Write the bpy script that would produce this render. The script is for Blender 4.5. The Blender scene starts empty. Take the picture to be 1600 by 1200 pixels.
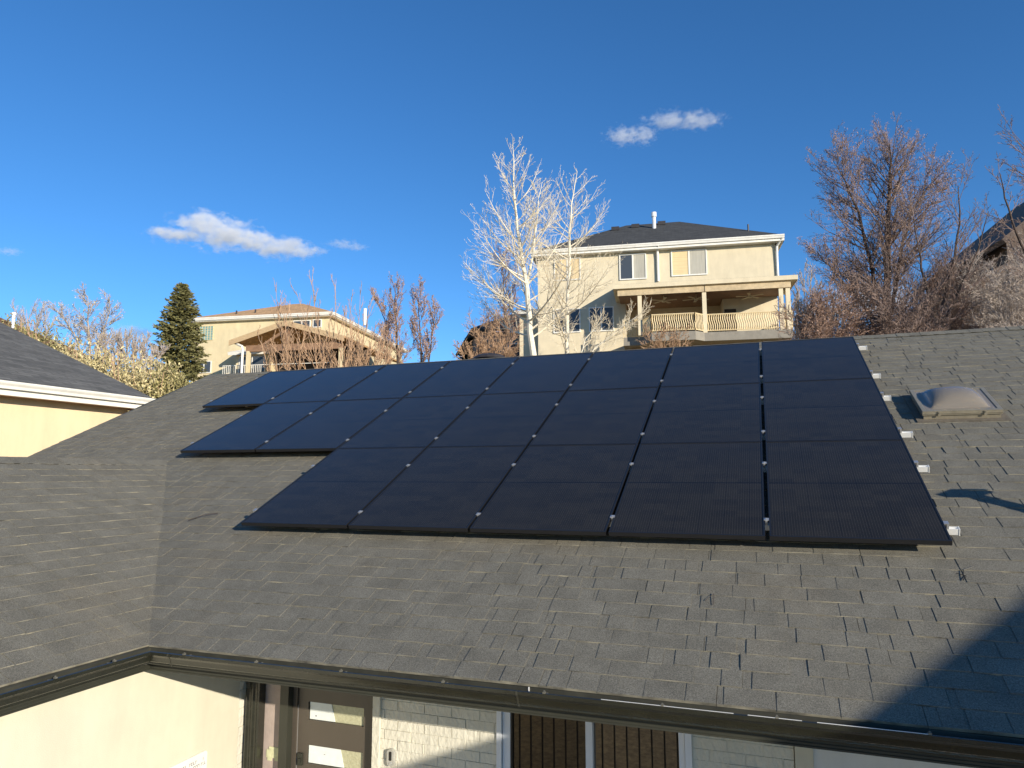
import bpy, math, random
from math import sin, cos, tan, radians as R_, pi
from mathutils import Vector, Matrix, noise
import numpy as np

# ------------------------------------------------------------------ camera
F_PX = 1106.263
PIT, YAW, ROLL = 0.126744, 0.3449886, -0.0015124
CAM = Vector((-1.12316, -5.43998, 0.44054))
RM = Matrix.Rotation(YAW, 3, 'Z') @ Matrix.Rotation(pi/2 + PIT, 3, 'X') @ Matrix.Rotation(ROLL, 3, 'Z')
scn = bpy.context.scene
cam_d = bpy.data.cameras.new('camera'); cam = bpy.data.objects.new('camera', cam_d)
scn.collection.objects.link(cam); scn.camera = cam
cam.matrix_world = Matrix.Translation(CAM) @ RM.to_4x4()
cam_d.sensor_width = 36; cam_d.lens = 36 * F_PX / 1600
cam_d.clip_start = 0.05; cam_d.clip_end = 30000

# ------------------------------------------------------------------ light
SUN_AZ, SUN_EL = 124.0, 14.6      # azimuth clockwise from +Y
world = bpy.data.worlds.new('World'); scn.world = world; world.use_nodes = True
wn = world.node_tree.nodes; wl = world.node_tree.links
bg = wn['Background']; sky = wn.new('ShaderNodeTexSky'); sky.sky_type = 'NISHITA'
sky.sun_disc = False; sky.sun_elevation = R_(SUN_EL); sky.sun_rotation = R_(SUN_AZ)
sky.altitude = 1500; sky.air_density = 1.0; sky.dust_density = 0.0; sky.ozone_density = 5.0
hs = wn.new('ShaderNodeHueSaturation'); hs.inputs['Saturation'].default_value = 1.10; wl.new(sky.outputs[0], hs.inputs['Color']); wl.new(hs.outputs[0], bg.inputs[0]); bg.inputs[1].default_value = 0.148
sl = bpy.data.lights.new('sun', 'SUN'); so = bpy.data.objects.new('sun', sl); scn.collection.objects.link(so)
sl.energy = 5.0; sl.angle = R_(0.45); sl.color = (1.0, 0.905, 0.765)
SD = Vector((sin(R_(SUN_AZ))*cos(R_(SUN_EL)), cos(R_(SUN_AZ))*cos(R_(SUN_EL)), sin(R_(SUN_EL))))
so.rotation_euler = SD.to_track_quat('Z', 'Y').to_euler(); so.location = (20, -20, 30)
scn.view_settings.view_transform = 'Standard'; scn.view_settings.look = 'None'
scn.view_settings.exposure = 0.35; scn.view_settings.gamma = 1
scn.cycles.volume_bounces = 4
scn.cycles.max_bounces = 8

col = scn.collection

# ------------------------------------------------------------------ helpers
def ray(x, y):
    return RM @ Vector(((x-800)/F_PX, -(y-600)/F_PX, -1.0))
def at(x, y, depth):
    return CAM + ray(x, y) * depth

class MB:
    """collects polygons of ONE mesh"""
    def __init__(s): s.v = []; s.f = []; s.t = []; s.m = []
    def add(s, vs, fs, tone=0.5, mi=0):
        b = len(s.v); s.v.extend([tuple(p) for p in vs])
        for f in fs: s.f.append(tuple(i+b for i in f)); s.t.append(tone); s.m.append(mi)
    def hexa(s, p, tone=0.5, mi=0, fm=None):     # 8 points, bottom 4 ccw then top 4
        if fm is not None:
            s.add(p, [(0,3,2,1),(4,5,6,7),(1,2,6,5),(2,3,7,6),(3,0,4,7)], tone, mi); s.add(p, [(0,1,5,4)], tone, fm); return
        s.add(p, [(0,3,2,1),(4,5,6,7),(0,1,5,4),(1,2,6,5),(2,3,7,6),(3,0,4,7)], tone, mi)
    def box(s, x0, y0, z0, x1, y1, z1, T=None, tone=0.5, mi=0):
        p = [(x0,y0,z0),(x1,y0,z0),(x1,y1,z0),(x0,y1,z0),(x0,y0,z1),(x1,y0,z1),(x1,y1,z1),(x0,y1,z1)]
        if T: p = [T(*q) for q in p]
        s.hexa(p, tone, mi)
    def tube(s, pts, rad, n=6, cap=True, tone=0.5, mi=0):
        pts = [Vector(p) for p in pts]; m = len(pts)
        if not hasattr(rad, '__len__'): rad = [rad]*m
        vs = []; 
        d0 = (pts[1]-pts[0]).normalized(); up = Vector((0,0,1)) if abs(d0.z) < .9 else Vector((1,0,0))
        a = d0.cross(up).normalized()
        for i in range(m):
            d = (pts[min(i+1,m-1)]-pts[max(i-1,0)]).normalized()
            a = (a - d*a.dot(d)); a = a.normalized() if a.length > 1e-6 else d.orthogonal().normalized()
            b = d.cross(a)
            for k in range(n):
                th = 2*pi*k/n; vs.append(pts[i]+(a*cos(th)+b*sin(th))*rad[i])
        fs = [(i*n+k, i*n+(k+1)%n, (i+1)*n+(k+1)%n, (i+1)*n+k) for i in range(m-1) for k in range(n)]
        if cap: fs += [tuple(range(n-1,-1,-1)), tuple(range((m-1)*n, m*n))]
        s.add(vs, fs, tone, mi)
    def prism(s, poly, T0, T1, tone=0.5, mi=0):   # poly list of 2D, T0/T1 map 2D->3D for both ends
        n = len(poly); vs = [T0(*p) for p in poly]+[T1(*p) for p in poly]
        fs = [tuple(range(n-1,-1,-1)), tuple(range(n,2*n))]+[(i,(i+1)%n,n+(i+1)%n,n+i) for i in range(n)]
        s.add(vs, fs, tone, mi)
    def build(s, name, mat, parent=None, smooth=False, rel=True):
        me = bpy.data.meshes.new(name)
        off = Vector(parent.matrix_world.translation) if (parent is not None and rel) else None
        vs = s.v
        if parent is not None and rel:
            o_ = world_loc(parent); vs = [(p[0]-o_[0], p[1]-o_[1], p[2]-o_[2]) for p in s.v]
        me.from_pydata(vs, [], s.f)
        mats = mat if isinstance(mat, (list, tuple)) else [mat]
        for m in mats: me.materials.append(m)
        if len(mats) > 1: me.polygons.foreach_set('material_index', s.m)
        at_ = me.attributes.new('tone', 'FLOAT', 'FACE'); at_.data.foreach_set('value', s.t)
        if smooth: me.polygons.foreach_set('use_smooth', [True]*len(s.f))
        me.update()
        o = bpy.data.objects.new(name, me); col.objects.link(o)
        if parent is not None: o.parent = parent
        return o

def world_loc(o):
    l = Vector((0,0,0))
    while o is not None: l += Vector(o.location); o = o.parent
    return l
def thing(name, label, cat, loc=(0,0,0), group=None):
    o = bpy.data.objects.new(name, None); col.objects.link(o); o.location = loc; o.empty_display_size = .3
    o['label'] = label; o['category'] = cat
    if group: o['group'] = group
    return o
def tag(o, label, cat, group=None):
    o['label'] = label; o['category'] = cat
    if group: o['group'] = group
    return o

# ------------------------------------------------------------------ materials
def mat(name, c, rough=.7, var=.12, scale=6, bump=0, bscale=60, metal=0, spec=.5, c2=None, tone=0, stretch=(1,1,1), bdist=.01):
    m = bpy.data.materials.new(name); m.use_nodes = True; nt = m.node_tree; N = nt.nodes; Lk = nt.links
    b = N['Principled BSDF']; b.inputs['Roughness'].default_value = rough; b.inputs['Metallic'].default_value = metal
    b.inputs['Specular IOR Level'].default_value = spec
    tc = N.new('ShaderNodeTexCoord'); mp = N.new('ShaderNodeMapping'); mp.inputs['Scale'].default_value = stretch
    Lk.new(tc.outputs['Object'], mp.inputs[0])
    nz = N.new('ShaderNodeTexNoise'); nz.inputs['Scale'].default_value = scale; nz.inputs['Detail'].default_value = 6
    nz.inputs['Roughness'].default_value = .6
    Lk.new(mp.outputs[0], nz.inputs['Vector'])
    mx = N.new('ShaderNodeMix'); mx.data_type = 'RGBA'
    cc = c2 if c2 else tuple(x*(1-var) for x in c); ch = c if c2 else tuple(min(1,x*(1+var)) for x in c)
    mx.inputs[6].default_value = (*cc,1); mx.inputs[7].default_value = (*ch,1)
    rp = N.new('ShaderNodeMapRange'); rp.inputs[1].default_value = .3; rp.inputs[2].default_value = .7
    Lk.new(nz.outputs[0], rp.inputs[0]); Lk.new(rp.outputs[0], mx.inputs[0])
    mp3 = N.new('ShaderNodeMapping'); mp3.inputs['Scale'].default_value = (1,1,.22); Lk.new(tc.outputs['Object'], mp3.inputs[0])
    n3 = N.new('ShaderNodeTexNoise'); n3.inputs['Scale'].default_value = 1.7; n3.inputs['Detail'].default_value = 8; n3.inputs['Roughness'].default_value = .7
    Lk.new(mp3.outputs[0], n3.inputs['Vector']); r3 = N.new('ShaderNodeMapRange'); r3.inputs[1].default_value = .3; r3.inputs[2].default_value = .7
    r3.inputs[3].default_value = .90; r3.inputs[4].default_value = 1.07; Lk.new(n3.outputs[0], r3.inputs[0])
    v3 = N.new('ShaderNodeVectorMath'); v3.operation = 'SCALE'; Lk.new(mx.outputs[2], v3.inputs[0]); Lk.new(r3.outputs[0], v3.inputs['Scale'])
    outc = v3.outputs[0]
    if tone:
        a = N.new('ShaderNodeAttribute'); a.attribute_name = 'tone'
        mr = N.new('ShaderNodeMapRange'); mr.inputs[3].default_value = 1-tone; mr.inputs[4].default_value = 1+tone
        Lk.new(a.outputs['Fac'], mr.inputs[0])
        vm = N.new('ShaderNodeVectorMath'); vm.operation = 'SCALE'
        Lk.new(outc, vm.inputs[0]); Lk.new(mr.outputs[0], vm.inputs['Scale']); outc = vm.outputs[0]
    Lk.new(outc, b.inputs['Base Color'])
    if bump:
        n2 = N.new('ShaderNodeTexNoise'); n2.inputs['Scale'].default_value = bscale; n2.inputs['Detail'].default_value = 5
        Lk.new(mp.outputs[0], n2.inputs['Vector'])
        bp = N.new('ShaderNodeBump'); bp.inputs['Strength'].default_value = bump; bp.inputs['Distance'].default_value = bdist
        Lk.new(n2.outputs[0], bp.inputs['Height']); Lk.new(bp.outputs[0], b.inputs['Normal'])
    return m

def shingle_mat(name, base, tonev=.22, dust=(.20,.175,.13)):
    m = bpy.data.materials.new(name); m.use_nodes = True; nt = m.node_tree; N = nt.nodes; Lk = nt.links
    b = N['Principled BSDF']; b.inputs['Roughness'].default_value = .93; b.inputs['Specular IOR Level'].default_value = .25
    tc = N.new('ShaderNodeTexCoord')
    def noi(sc, det=4, ro=.6):
        n = N.new('ShaderNodeTexNoise'); n.inputs['Scale'].default_value = sc; n.inputs['Detail'].default_value = det
        n.inputs['Roughness'].default_value = ro; Lk.new(tc.outputs['Object'], n.inputs['Vector']); return n
    def rng(inp, a, b_, c, d):
        r = N.new('ShaderNodeMapRange'); r.inputs[1].default_value = a; r.inputs[2].default_value = b_
        r.inputs[3].default_value = c; r.inputs[4].default_value = d; Lk.new(inp, r.inputs[0]); return r.outputs[0]
    def mul(a, b_):
        x = N.new('ShaderNodeMath'); x.operation = 'MULTIPLY'; Lk.new(a, x.inputs[0]); Lk.new(b_, x.inputs[1]); return x.outputs[0]
    gran = rng(noi(150, 4, .8).outputs[0], .34, .66, .45, 1.55)
    gr2 = rng(noi(90, 3, .7).outputs[0], .3, .7, .86, 1.14)
    mid = rng(noi(5, 5).outputs[0], .3, .7, .86, 1.14)
    at_ = N.new('ShaderNodeAttribute'); at_.attribute_name = 'tone'
    tn = rng(at_.outputs['Fac'], 0, 1, 1-tonev, 1+tonev)
    k = mul(mul(mul(gran, gr2), mid), tn)
    lo = noi(.9, 5, .65); dm = rng(lo.outputs[0], .52, .74, 0, .5)
    mx = N.new('ShaderNodeMix'); mx.data_type = 'RGBA'; mx.inputs[6].default_value = (*base,1); mx.inputs[7].default_value = (*dust,1)
    Lk.new(dm, mx.inputs[0])
    vm = N.new('ShaderNodeVectorMath'); vm.operation = 'SCALE'; Lk.new(mx.outputs[2], vm.inputs[0]); Lk.new(k, vm.inputs['Scale'])
    Lk.new(vm.outputs[0], b.inputs['Base Color'])
    bp = N.new('ShaderNodeBump'); bp.inputs['Strength'].default_value = .55; bp.inputs['Distance'].default_value = .004
    Lk.new(noi(230, 3, .7).outputs[0], bp.inputs['Height']); Lk.new(bp.outputs[0], b.inputs['Normal'])
    return m

def far_roof_mat(name, c, pitch=.14):
    """shingle courses too far to model one by one: course rows in the relief"""
    m = mat(name, c, .9, .22, 3, 0)
    N = m.node_tree.nodes; Lk = m.node_tree.links; b = N['Principled BSDF']
    tc = N.new('ShaderNodeTexCoord')
    w = N.new('ShaderNodeTexBrick'); w.inputs['Scale'].default_value = 1.0
    w.inputs['Brick Width'].default_value = .45; w.inputs['Row Height'].default_value = pitch; w.inputs['Mortar Size'].default_value = .012
    w.inputs['Color1'].default_value = (.75,.75,.75,1); w.inputs['Color2'].default_value = (1.15,1.15,1.15,1); w.inputs['Mortar'].default_value = (.6,.6,.6,1)
    Lk.new(tc.outputs['UV'], w.inputs['Vector'])
    old = b.inputs['Base Color'].links[0].from_socket
    mm = N.new('ShaderNodeMix'); mm.data_type = 'RGBA'; mm.blend_type = 'MULTIPLY'; mm.inputs[0].default_value = 1
    Lk.new(old, mm.inputs[6]); Lk.new(w.outputs['Color'], mm.inputs[7]); Lk.new(mm.outputs[2], b.inputs['Base Color'])
    return m

def panel_mat():
    m = bpy.data.materials.new('solar_glass'); m.use_nodes = True; nt = m.node_tree; N = nt.nodes; Lk = nt.links
    b = N['Principled BSDF']; b.inputs['Roughness'].default_value = .16; b.inputs['Specular IOR Level'].default_value = .24
    tc = N.new('ShaderNodeTexCoord'); sp = N.new('ShaderNodeSeparateXYZ'); Lk.new(tc.outputs['UV'], sp.inputs[0])  # UV in metres
    def M(op, a, b_=None, c=None):
        x = N.new('ShaderNodeMath'); x.operation = op
        for i, q in enumerate((a, b_, c)):
            if q is None: continue
            if isinstance(q, (int, float)): x.inputs[i].default_value = q
            else: Lk.new(q, x.inputs[i])
        return x.outputs[0]
    X, Y = sp.outputs[0], sp.outputs[1]
    def line(c, period, width):   # 1 on the line
        f = M('FRACT', M('DIVIDE', c, period)); d = M('ABSOLUTE', M('SUBTRACT', f, .5))
        return M('LESS_THAN', d, width/period/2)
    bus = line(X, .01822, .0011)
    dot = line(Y, .0152, .009)
    cellh = line(Y, .0932, .0022)
    cellv = line(X, .1822, .0022)
    mid = M('LESS_THAN', M('ABSOLUTE', M('SUBTRACT', Y, .8525)), .007)
    bright = M('MULTIPLY', bus, M('ADD', M('MULTIPLY', dot, .6), .4))
    # per-cell tint
    cx = M('FLOOR', M('DIVIDE', X, .1822)); cy = M('FLOOR', M('DIVIDE', Y, .0932))
    oi = N.new('ShaderNodeObjectInfo'); cb = N.new('ShaderNodeCombineXYZ'); Lk.new(cx, cb.inputs[0]); Lk.new(cy, cb.inputs[1]); Lk.new(oi.outputs['Random'], cb.inputs[2])
    wn_ = N.new('ShaderNodeTexWhiteNoise'); Lk.new(cb.outputs[0], wn_.inputs['Vector'])
    base = N.new('ShaderNodeMix'); base.data_type = 'RGBA'; base.inputs[6].default_value = (.0165,.0152,.0125,1); base.inputs[7].default_value = (.0235,.0212,.0165,1)
    Lk.new(wn_.outputs['Value'], base.inputs[0])
    m2 = N.new('ShaderNodeMix'); m2.data_type = 'RGBA'; m2.inputs[7].default_value = (.15,.13,.115,1)
    Lk.new(M('MULTIPLY', bright, .50), m2.inputs[0]); Lk.new(base.outputs[2], m2.inputs[6])
    m3 = N.new('ShaderNodeMix'); m3.data_type = 'RGBA'; m3.inputs[7].default_value = (.006,.006,.007,1)
    Lk.new(M('MAXIMUM', M('MAXIMUM', cellv, mid), M('MULTIPLY', cellh, .5)), m3.inputs[0]); Lk.new(m2.outputs[2], m3.inputs[6])
    Lk.new(m3.outputs[2], b.inputs['Base Color'])
    nz = N.new('ShaderNodeTexNoise'); nz.inputs['Scale'].default_value = 2.5; Lk.new(tc.outputs['Object'], nz.inputs['Vector'])
    r = N.new('ShaderNodeMapRange'); r.inputs[3].default_value = .12; r.inputs[4].default_value = .22; Lk.new(nz.outputs[0], r.inputs[0]); Lk.new(r.outputs[0], b.inputs['Roughness'])
    return m

M_ = {}
M_['shingle'] = shingle_mat('grey_shingle', (.160,.150,.119), .065, (.19,.16,.11))
M_['worn'] = mat('worn_shingle_edge', (.38,.345,.25), .9, .3, 6, c2=(.05,.047,.038))
M_['panel'] = panel_mat()
M_['black'] = mat('black_anodised_frame', (.013,.013,.014), .38, .1, 20, spec=.5)
M_['alu'] = mat('mill_aluminium', (.60,.60,.59), .42, .06, 30, metal=.75)
M_['rail'] = mat('rail_aluminium', (.80,.79,.74), .5, .05, 30, metal=.2)
M_['bronze'] = mat('olive_bronze_gutter_metal', (.019,.020,.014), .24, .22, 5, .15, 40, spec=.6, stretch=(1,1,3))
M_['bronze_flat'] = mat('bronze_fascia_paint', (.030,.031,.022), .5, .14, 4, .1, 50)
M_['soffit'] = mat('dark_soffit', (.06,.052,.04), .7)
M_['stucco'] = mat('cream_stucco', (.61,.57,.44), .9, .05, 2.2, .35, 160, bdist=.004)
M_['stucco_w'] = mat('white_stucco', (.66,.66,.62), .9, .05, 3, .35, 160, bdist=.004)
M_['brickp'] = mat('painted_brick', (.64,.61,.50), .8, .05, 9, 1.0, 30, bdist=.012, stretch=(1,1,.55))
M_['doorp'] = mat('brown_door_paint', (.080,.066,.050), .42, .07, 3, .05, 30)
M_['primer'] = mat('pinkish_bare_jamb', (.42,.34,.29), .85, .1, 12, .3, 60)
M_['patch'] = mat('pale_putty', (.60,.60,.36), .8, .14, 25, .6, 40)
M_['vinyl'] = mat('white_vinyl', (.74,.76,.78), .45, .03, 5)
M_['white'] = mat('white_paint', (.78,.76,.68), .55, .05, 5)
M_['paper'] = mat('white_paper_sheet', (.74,.78,.74), .8, .05, 20)
M_['frost'] = mat('pebbled_glass', (.46,.45,.29), .25, .16, 40, .4, 90)  # cream colour stands for the bright reflection in the frosted door lites
M_['steel'] = mat('galvanised_steel', (.55,.55,.52), .4, .12, 20, metal=.6)
M_['hang'] = mat('dull_hanger_metal', (.16,.15,.12), .5, .1, 20, metal=.3)
M_['whitepipe'] = mat('white_flue_pipe', (.75,.75,.74), .45)
M_['dkvent'] = mat('dark_vent_metal', (.035,.03,.028), .5)
M_['bronze_sk'] = mat('skylight_bronze_frame', (.36,.32,.235), .36, .12, 14, metal=.45)
M_['flash'] = mat('skylight_tar_flashing', (.13,.11,.08), .8, .25, 14, .3, 40)
M_['blacktxt'] = mat('faded_print', (.25,.25,.27), .7)
M_['iron'] = mat('black_iron', (.012,.012,.012), .45)

def glass(name, base=(.02,.018,.015), ior=1.8, rough=.02, bump=0):
    m = bpy.data.materials.new(name); m.use_nodes = True; b = m.node_tree.nodes['Principled BSDF']
    b.inputs['Base Color'].default_value = (*base,1); b.inputs['Roughness'].default_value = rough; b.inputs['IOR'].default_value = ior
    return m
M_['wglass'] = glass('window_glass', (.012,.010,.008), 2.5)
M_['farglass'] = glass('far_window_glass', (.06,.07,.08), 1.5, .05)
M_['curtain'] = mat('sheer_curtain', (.42,.40,.33), .8, .15, 3, stretch=(14,14,.4))
M_['blind'] = mat('tan_blind', (.72,.55,.30), .8, .14, 3, stretch=(.3,.3,16))

# ------------------------------------------------------------------ roof frame
TH = 0.446446; W = 1.154; L = 1.71466; D = .14
NV = Vector((0, -sin(TH), cos(TH))); UP = Vector((0, cos(TH), sin(TH))); TT = tan(TH)
def rp(u, v, h):    # roof point: u along the eave, v up the slope, h above the roof plane
    return Vector((u, 0, 0)) + UP*v + NV*(h - D)
V0 = -1.526; VR = 5.63; XL, XR = -11.05, 4.6
XC = -5.41           # inner corner of the eaves
E0 = rp(0, V0, 0)    # eave point: y, z
YC, ZC = E0.y, E0.z
WUP = Vector((-cos(TH), 0, sin(TH))); WNV = Vector((sin(TH), 0, cos(TH)))
def wp(u, v, h):    # wing roof: u along +Y, v up the slope (toward -X)
    return Vector((XC, u, ZC)) + WUP*v + WNV*h
WVR = (-8.33 - XC)/(-cos(TH))

def sag(x, y): return .012*noise.noise(Vector((x*.35, y*.6, 3.1))) + .004*noise.noise(Vector((x*1.3, y*1.7, 9)))
def shingles(mb, P, u0f, u1f, v0, v1, seed, expo=.1405):
    rnd = random.Random(seed); n = int(round((v1-v0)/expo)); e = (v1-v0)/n
    for k in range(n):
        a = v0+k*e; b = a+e+.03
        ua, ub = u0f(a, a+e), u1f(a, a+e)
        if ub-ua < .03: continue
        off = rnd.uniform(-1, 0); x = ua+off; 
        while x < ub:                                   # the metre-long base strips
            x2 = x+1.0; p, q = max(x, ua), min(x2, ub)
            if q-p > .02:
                j = rnd.uniform(-.003,.003); t = .35+.3*rnd.random(); g = .0015
                hs = [sag(p,a), sag(q,a), sag(q,b), sag(p,b)]
                mb.hexa([P(p+g,a+j,-.012+hs[0]),P(q-g,a+j,-.012+hs[1]),P(q-g,b,-.014+hs[2]),P(p+g,b,-.014+hs[3]),
                         P(p+g,a+j,.0036+hs[0]),P(q-g,a+j,.0036+hs[1]),P(q-g,b,-.002+hs[2]),P(p+g,b,-.002+hs[3])], t, 0, 1)
                # thick random tabs laminated on top
                y = p+rnd.uniform(0,.12)
                while y < q:
                    w = rnd.choice((.11,.14,.17,.2,.22,.26,.3,.36)); y2 = min(y+w, q-g)
                    if y2-y > .04:
                        hs = [sag(y,a), sag(y2,a), sag(y2,b), sag(y,b)]
                        k1 = rnd.uniform(-.004,.004); k2 = rnd.uniform(-.004,.004); th = rnd.uniform(.0058,.0078); jj = j+rnd.uniform(-.0025,.001)
                        mb.hexa([P(y,a+jj,-.004+hs[0]),P(y2,a+jj,-.004+hs[1]),P(y2+k2,b-.006,-.006+hs[2]),P(y+k1,b-.006,-.006+hs[3]),
                                 P(y,a+jj,th+hs[0]),P(y2,a+jj,th+hs[1]),P(y2+k2,b-.006,.002+hs[2]),P(y+k1,b-.006,.002+hs[3])], rnd.random(), 0, 1)
                    y = y2+rnd.choice((.007,.008,.010,.012,.06,.1,.15))
            x = x2
def yv(v): return v*cos(TH)+D*sin(TH)   # world y of roof v (h=0)

# ------------------------------------------------------------------ our house
house = thing('house', 'cream stucco and painted brick house under a grey shingle roof carrying the solar panels', 'house', (-4, 4, -3.6))
mb = MB()
shingles(mb, rp, lambda a,b: (XC-(yv(b)-YC)-.04) if yv(b) < 1.62 else XL, lambda a,b: XR, V0, VR, 1)
main_roof = mb.build('roof', [M_['shingle'],M_['worn']], house)
mb = MB()
def wu1(a, b): return YC + b*cos(TH) + .04
shingles(mb, wp, lambda a,b: -9.5, wu1, 0, WVR, 2)
wing_roof = mb.build('roof', [M_['shingle'],M_['worn']], house)
# ridge caps
def caps(mb, p0, p1, n1, n2, seed, w=.15):
    rnd = random.Random(seed); d = (p1-p0); Ln = d.length; d.normalize(); k = int(Ln/.14)
    for i in range(k):
        a = p0+d*(i*.14); b = a+d*.2; t = rnd.random(); j = rnd.uniform(-.003,.003)
        for nn in (n1, n2):
            h0 = Vector((0,0,.006+j)); h1 = Vector((0,0,.003))
            mb.hexa([a, a+nn*w, b+nn*w, b, a+h0, a+nn*w+h0, b+nn*w+h1, b+h1] if nn is n1 else
                    [a+nn*w, a, b, b+nn*w, a+nn*w+h0, a+h0, b+h1, b+nn*w+h1], t)
rt = rp(0, VR, .004)
mb = MB(); caps(mb, Vector((XL, rt.y, rt.z)), Vector((XR, rt.y, rt.z)), -UP, Vector((0, cos(TH), -sin(TH))), 3); mb.build('ridge_cap', M_['shingle'], house)
wt = wp(0, WVR, .006)
mb = MB(); caps(mb, Vector((wt.x, -9.4, wt.z)), Vector((wt.x, 1.62, wt.z)), -WUP, Vector((-cos(TH),0,-sin(TH))), 4); mb.build('ridge_cap', M_['shingle'], house)
# far slopes and the deck under the shingles
mb = MB()
r0 = rp(0, VR, -.02)
mb.hexa([(XL+.02, YC+.02, ZC-.05),(XR, YC+.02, ZC-.05),(XR, r0.y, r0.z-.04),(XL+.02, r0.y, r0.z-.04),
         (XL+.02, YC+.02, ZC-.026),(XR, YC+.02, ZC-.026),(XR, r0.y, r0.z),(XL+.02, r0.y, r0.z)])
mb.hexa([(XL, r0.y, r0.z-.04),(XR, r0.y, r0.z-.04),(XR, 11.6, r0.z-.04-(11.6-r0.y)*TT),(XL, 11.6, r0.z-.04-(11.6-r0.y)*TT),
         (XL, r0.y, r0.z),(XR, r0.y, r0.z),(XR, 11.6, r0.z-(11.6-r0.y)*TT),(XL, 11.6, r0.z-(11.6-r0.y)*TT)])
w0 = wp(0, WVR, -.02)
mb.hexa([(w0.x, -9.5, w0.z-.04),(w0.x, 1.55, w0.z-.04),(-11.3, 1.55, w0.z-.04-(w0.x+11.3)*TT),(-11.3, -9.5, w0.z-.04-(w0.x+11.3)*TT),
         (w0.x, -9.5, w0.z),(w0.x, 1.55, w0.z),(-11.3, 1.55, w0.z-(w0.x+11.3)*TT),(-11.3, -9.5, w0.z-(w0.x+11.3)*TT)])
# small rear cross gable peeping over the ridge
for s in (-1, 1):
    mb.hexa([(-11.05, 6.4, 2.50),(-11.05+s*1.6, 6.4, 1.75),(-11.05+s*1.6, 9, 1.75),(-11.05, 9, 2.50),
             (-11.05, 6.4, 2.54),(-11.05+s*1.6, 6.4, 1.80),(-11.05+s*1.6, 9, 1.80),(-11.05, 9, 2.54)])
mb.build('roof_deck', M_['shingle'], house)
# rake trim at the left edge
mb = MB()
mb.hexa([rp(XL-.02,V0+2.9,-.09), rp(XL+.012,V0+2.9,-.09), rp(XL+.012,VR,-.09), rp(XL-.02,VR,-.09),
         rp(XL-.02,V0+2.9,.0), rp(XL+.012,V0+2.9,.0), rp(XL+.012,VR,.0), rp(XL-.02,VR,.0)])
mb.build('rake_board', M_['bronze_flat'], house)

# gutter, apron and fascia follow both eaves with a mitred inner corner
FX, FY = XC-.0, YC+.025          # fascia line corner
ZG = ZC - .012
def sweep(mb, prof, z0, xe=XR, ye=-9.5, closed=True, tone=.5):
    n = len(prof); vs = []
    for (o, z) in prof: vs.append((FX+o, ye, z0+z))
    for (o, z) in prof: vs.append((FX+o, FY-o, z0+z))
    for (o, z) in prof: vs.append((xe, FY-o, z0+z))
    rg = range(n) if closed else range(n-1)
    fs = [(s*n+i, s*n+(i+1)%n, (s+1)*n+(i+1)%n, (s+1)*n+i) for s in range(2) for i in rg]
    mb.add(vs, fs, tone)
mb = MB()
out = [(0,0),(0,-.092),(.084,-.092),(.086,-.088),(.085,-.078),(.096,-.073),(.101,-.068),(.104,-.056),(.112,-.034),(.122,-.022),(.128,-.017),(.128,.004),(.116,.006),(.108,-.002)]
inn = [(.110,-.006),(.117,-.001),(.1245,.0),(.1245,-.014),(.118,-.021),(.108,-.033),(.100,-.056),(.096,-.066),(.084,-.072),(.079,-.084),(.071,-.088),(.004,-.088),(.004,0)]
sweep(mb, out+inn, ZG-.005)
gut = mb.build('gutter', M_['bronze'], house)
mb = MB()   # apron flashing from under the shingles into the gutter
sweep(mb, [(-.06,.013),(.024,-.012),(.028,-.052),(.0245,-.053),(.021,-.015),(-.06,.010)], ZC-.004)
M_['apron'] = mat('dark_olive_apron', (.040,.039,.028), .45, .25, 9, stretch=(1,1,.3))
mb.build('drip_edge', M_['apron'], house)
mb = MB()
sweep(mb, [(-.022,-.03),(-.022,-.172),(-.002,-.172),(-.002,-.03)], ZC)
sweep(mb, [(-.001,-.150),(-.001,-.175),(.008,-.175),(.008,-.166),(.004,-.162),(.004,-.150)], ZC)
mb.build('fascia', M_['bronze_flat'], house)
# hangers
def hanger(T, rnd):
    mb = MB()
    mb.box(.05,-.005,-.016,.108,.005,-.013,T); mb.box(.106,-.008,-.012,.124,.008,.009,T); mb.box(.110,-.004,.009,.116,.004,.015,T)
    return mb
rnd = random.Random(5); k = 0
for x in [-5.0,-4.4,-3.75,-3.05,-2.4,-1.75,-1.1,-.45,.2,.9,1.6]:
    x += rnd.uniform(-.04,.04)
    hanger(lambda a,b,c: (x+b, FY-a, ZG+.0+c), rnd).build('gutter_hanger', M_['hang'], gut)
for y in [-1.7,-2.12,-2.6,-3.1]:
    hanger(lambda a,b,c: (FX+a, y+b, ZG+.0+c), rnd).build('gutter_hanger', M_['hang'], gut)
# bits of flashing still bright inside the gutter
for (a,b,o) in ((-2.05,-1.35,.119),(-1.28,-1.02,.119),(-.95,-.45,.119)):
    mb = MB(); mb.box(a, FY-o-.004, ZG+.0015, b, FY-o+.001, ZG+.0035); mb.build('bright_gutter_seam', M_['rail'], gut)
mb = MB(); mb.box(-2.505, FY-.032, ZC-.05, -2.498, FY-.026, ZC-.012); mb.build('bright_gutter_seam', M_['rail'], gut)
for x in (-5.13, -2.55, .35):
    mb = MB(); o2 = [(q*1.012+.001, z*1.02-.0005) for q,z in out[1:-1]]; i2 = [(q*.985, z*.98) for q,z in reversed(out[1:-1])]
    mb.prism(o2+i2, lambda q,z: (x, FY-q, ZG-.005+z), lambda q,z: (x+.012, FY-q, ZG-.005+z)); mb.build('gutter_seam', M_['apron'], gut)
# soffits
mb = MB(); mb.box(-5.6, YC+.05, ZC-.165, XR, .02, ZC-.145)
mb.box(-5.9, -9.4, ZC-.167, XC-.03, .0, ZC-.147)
mb.build('soffit', M_['soffit'], house)

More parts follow.
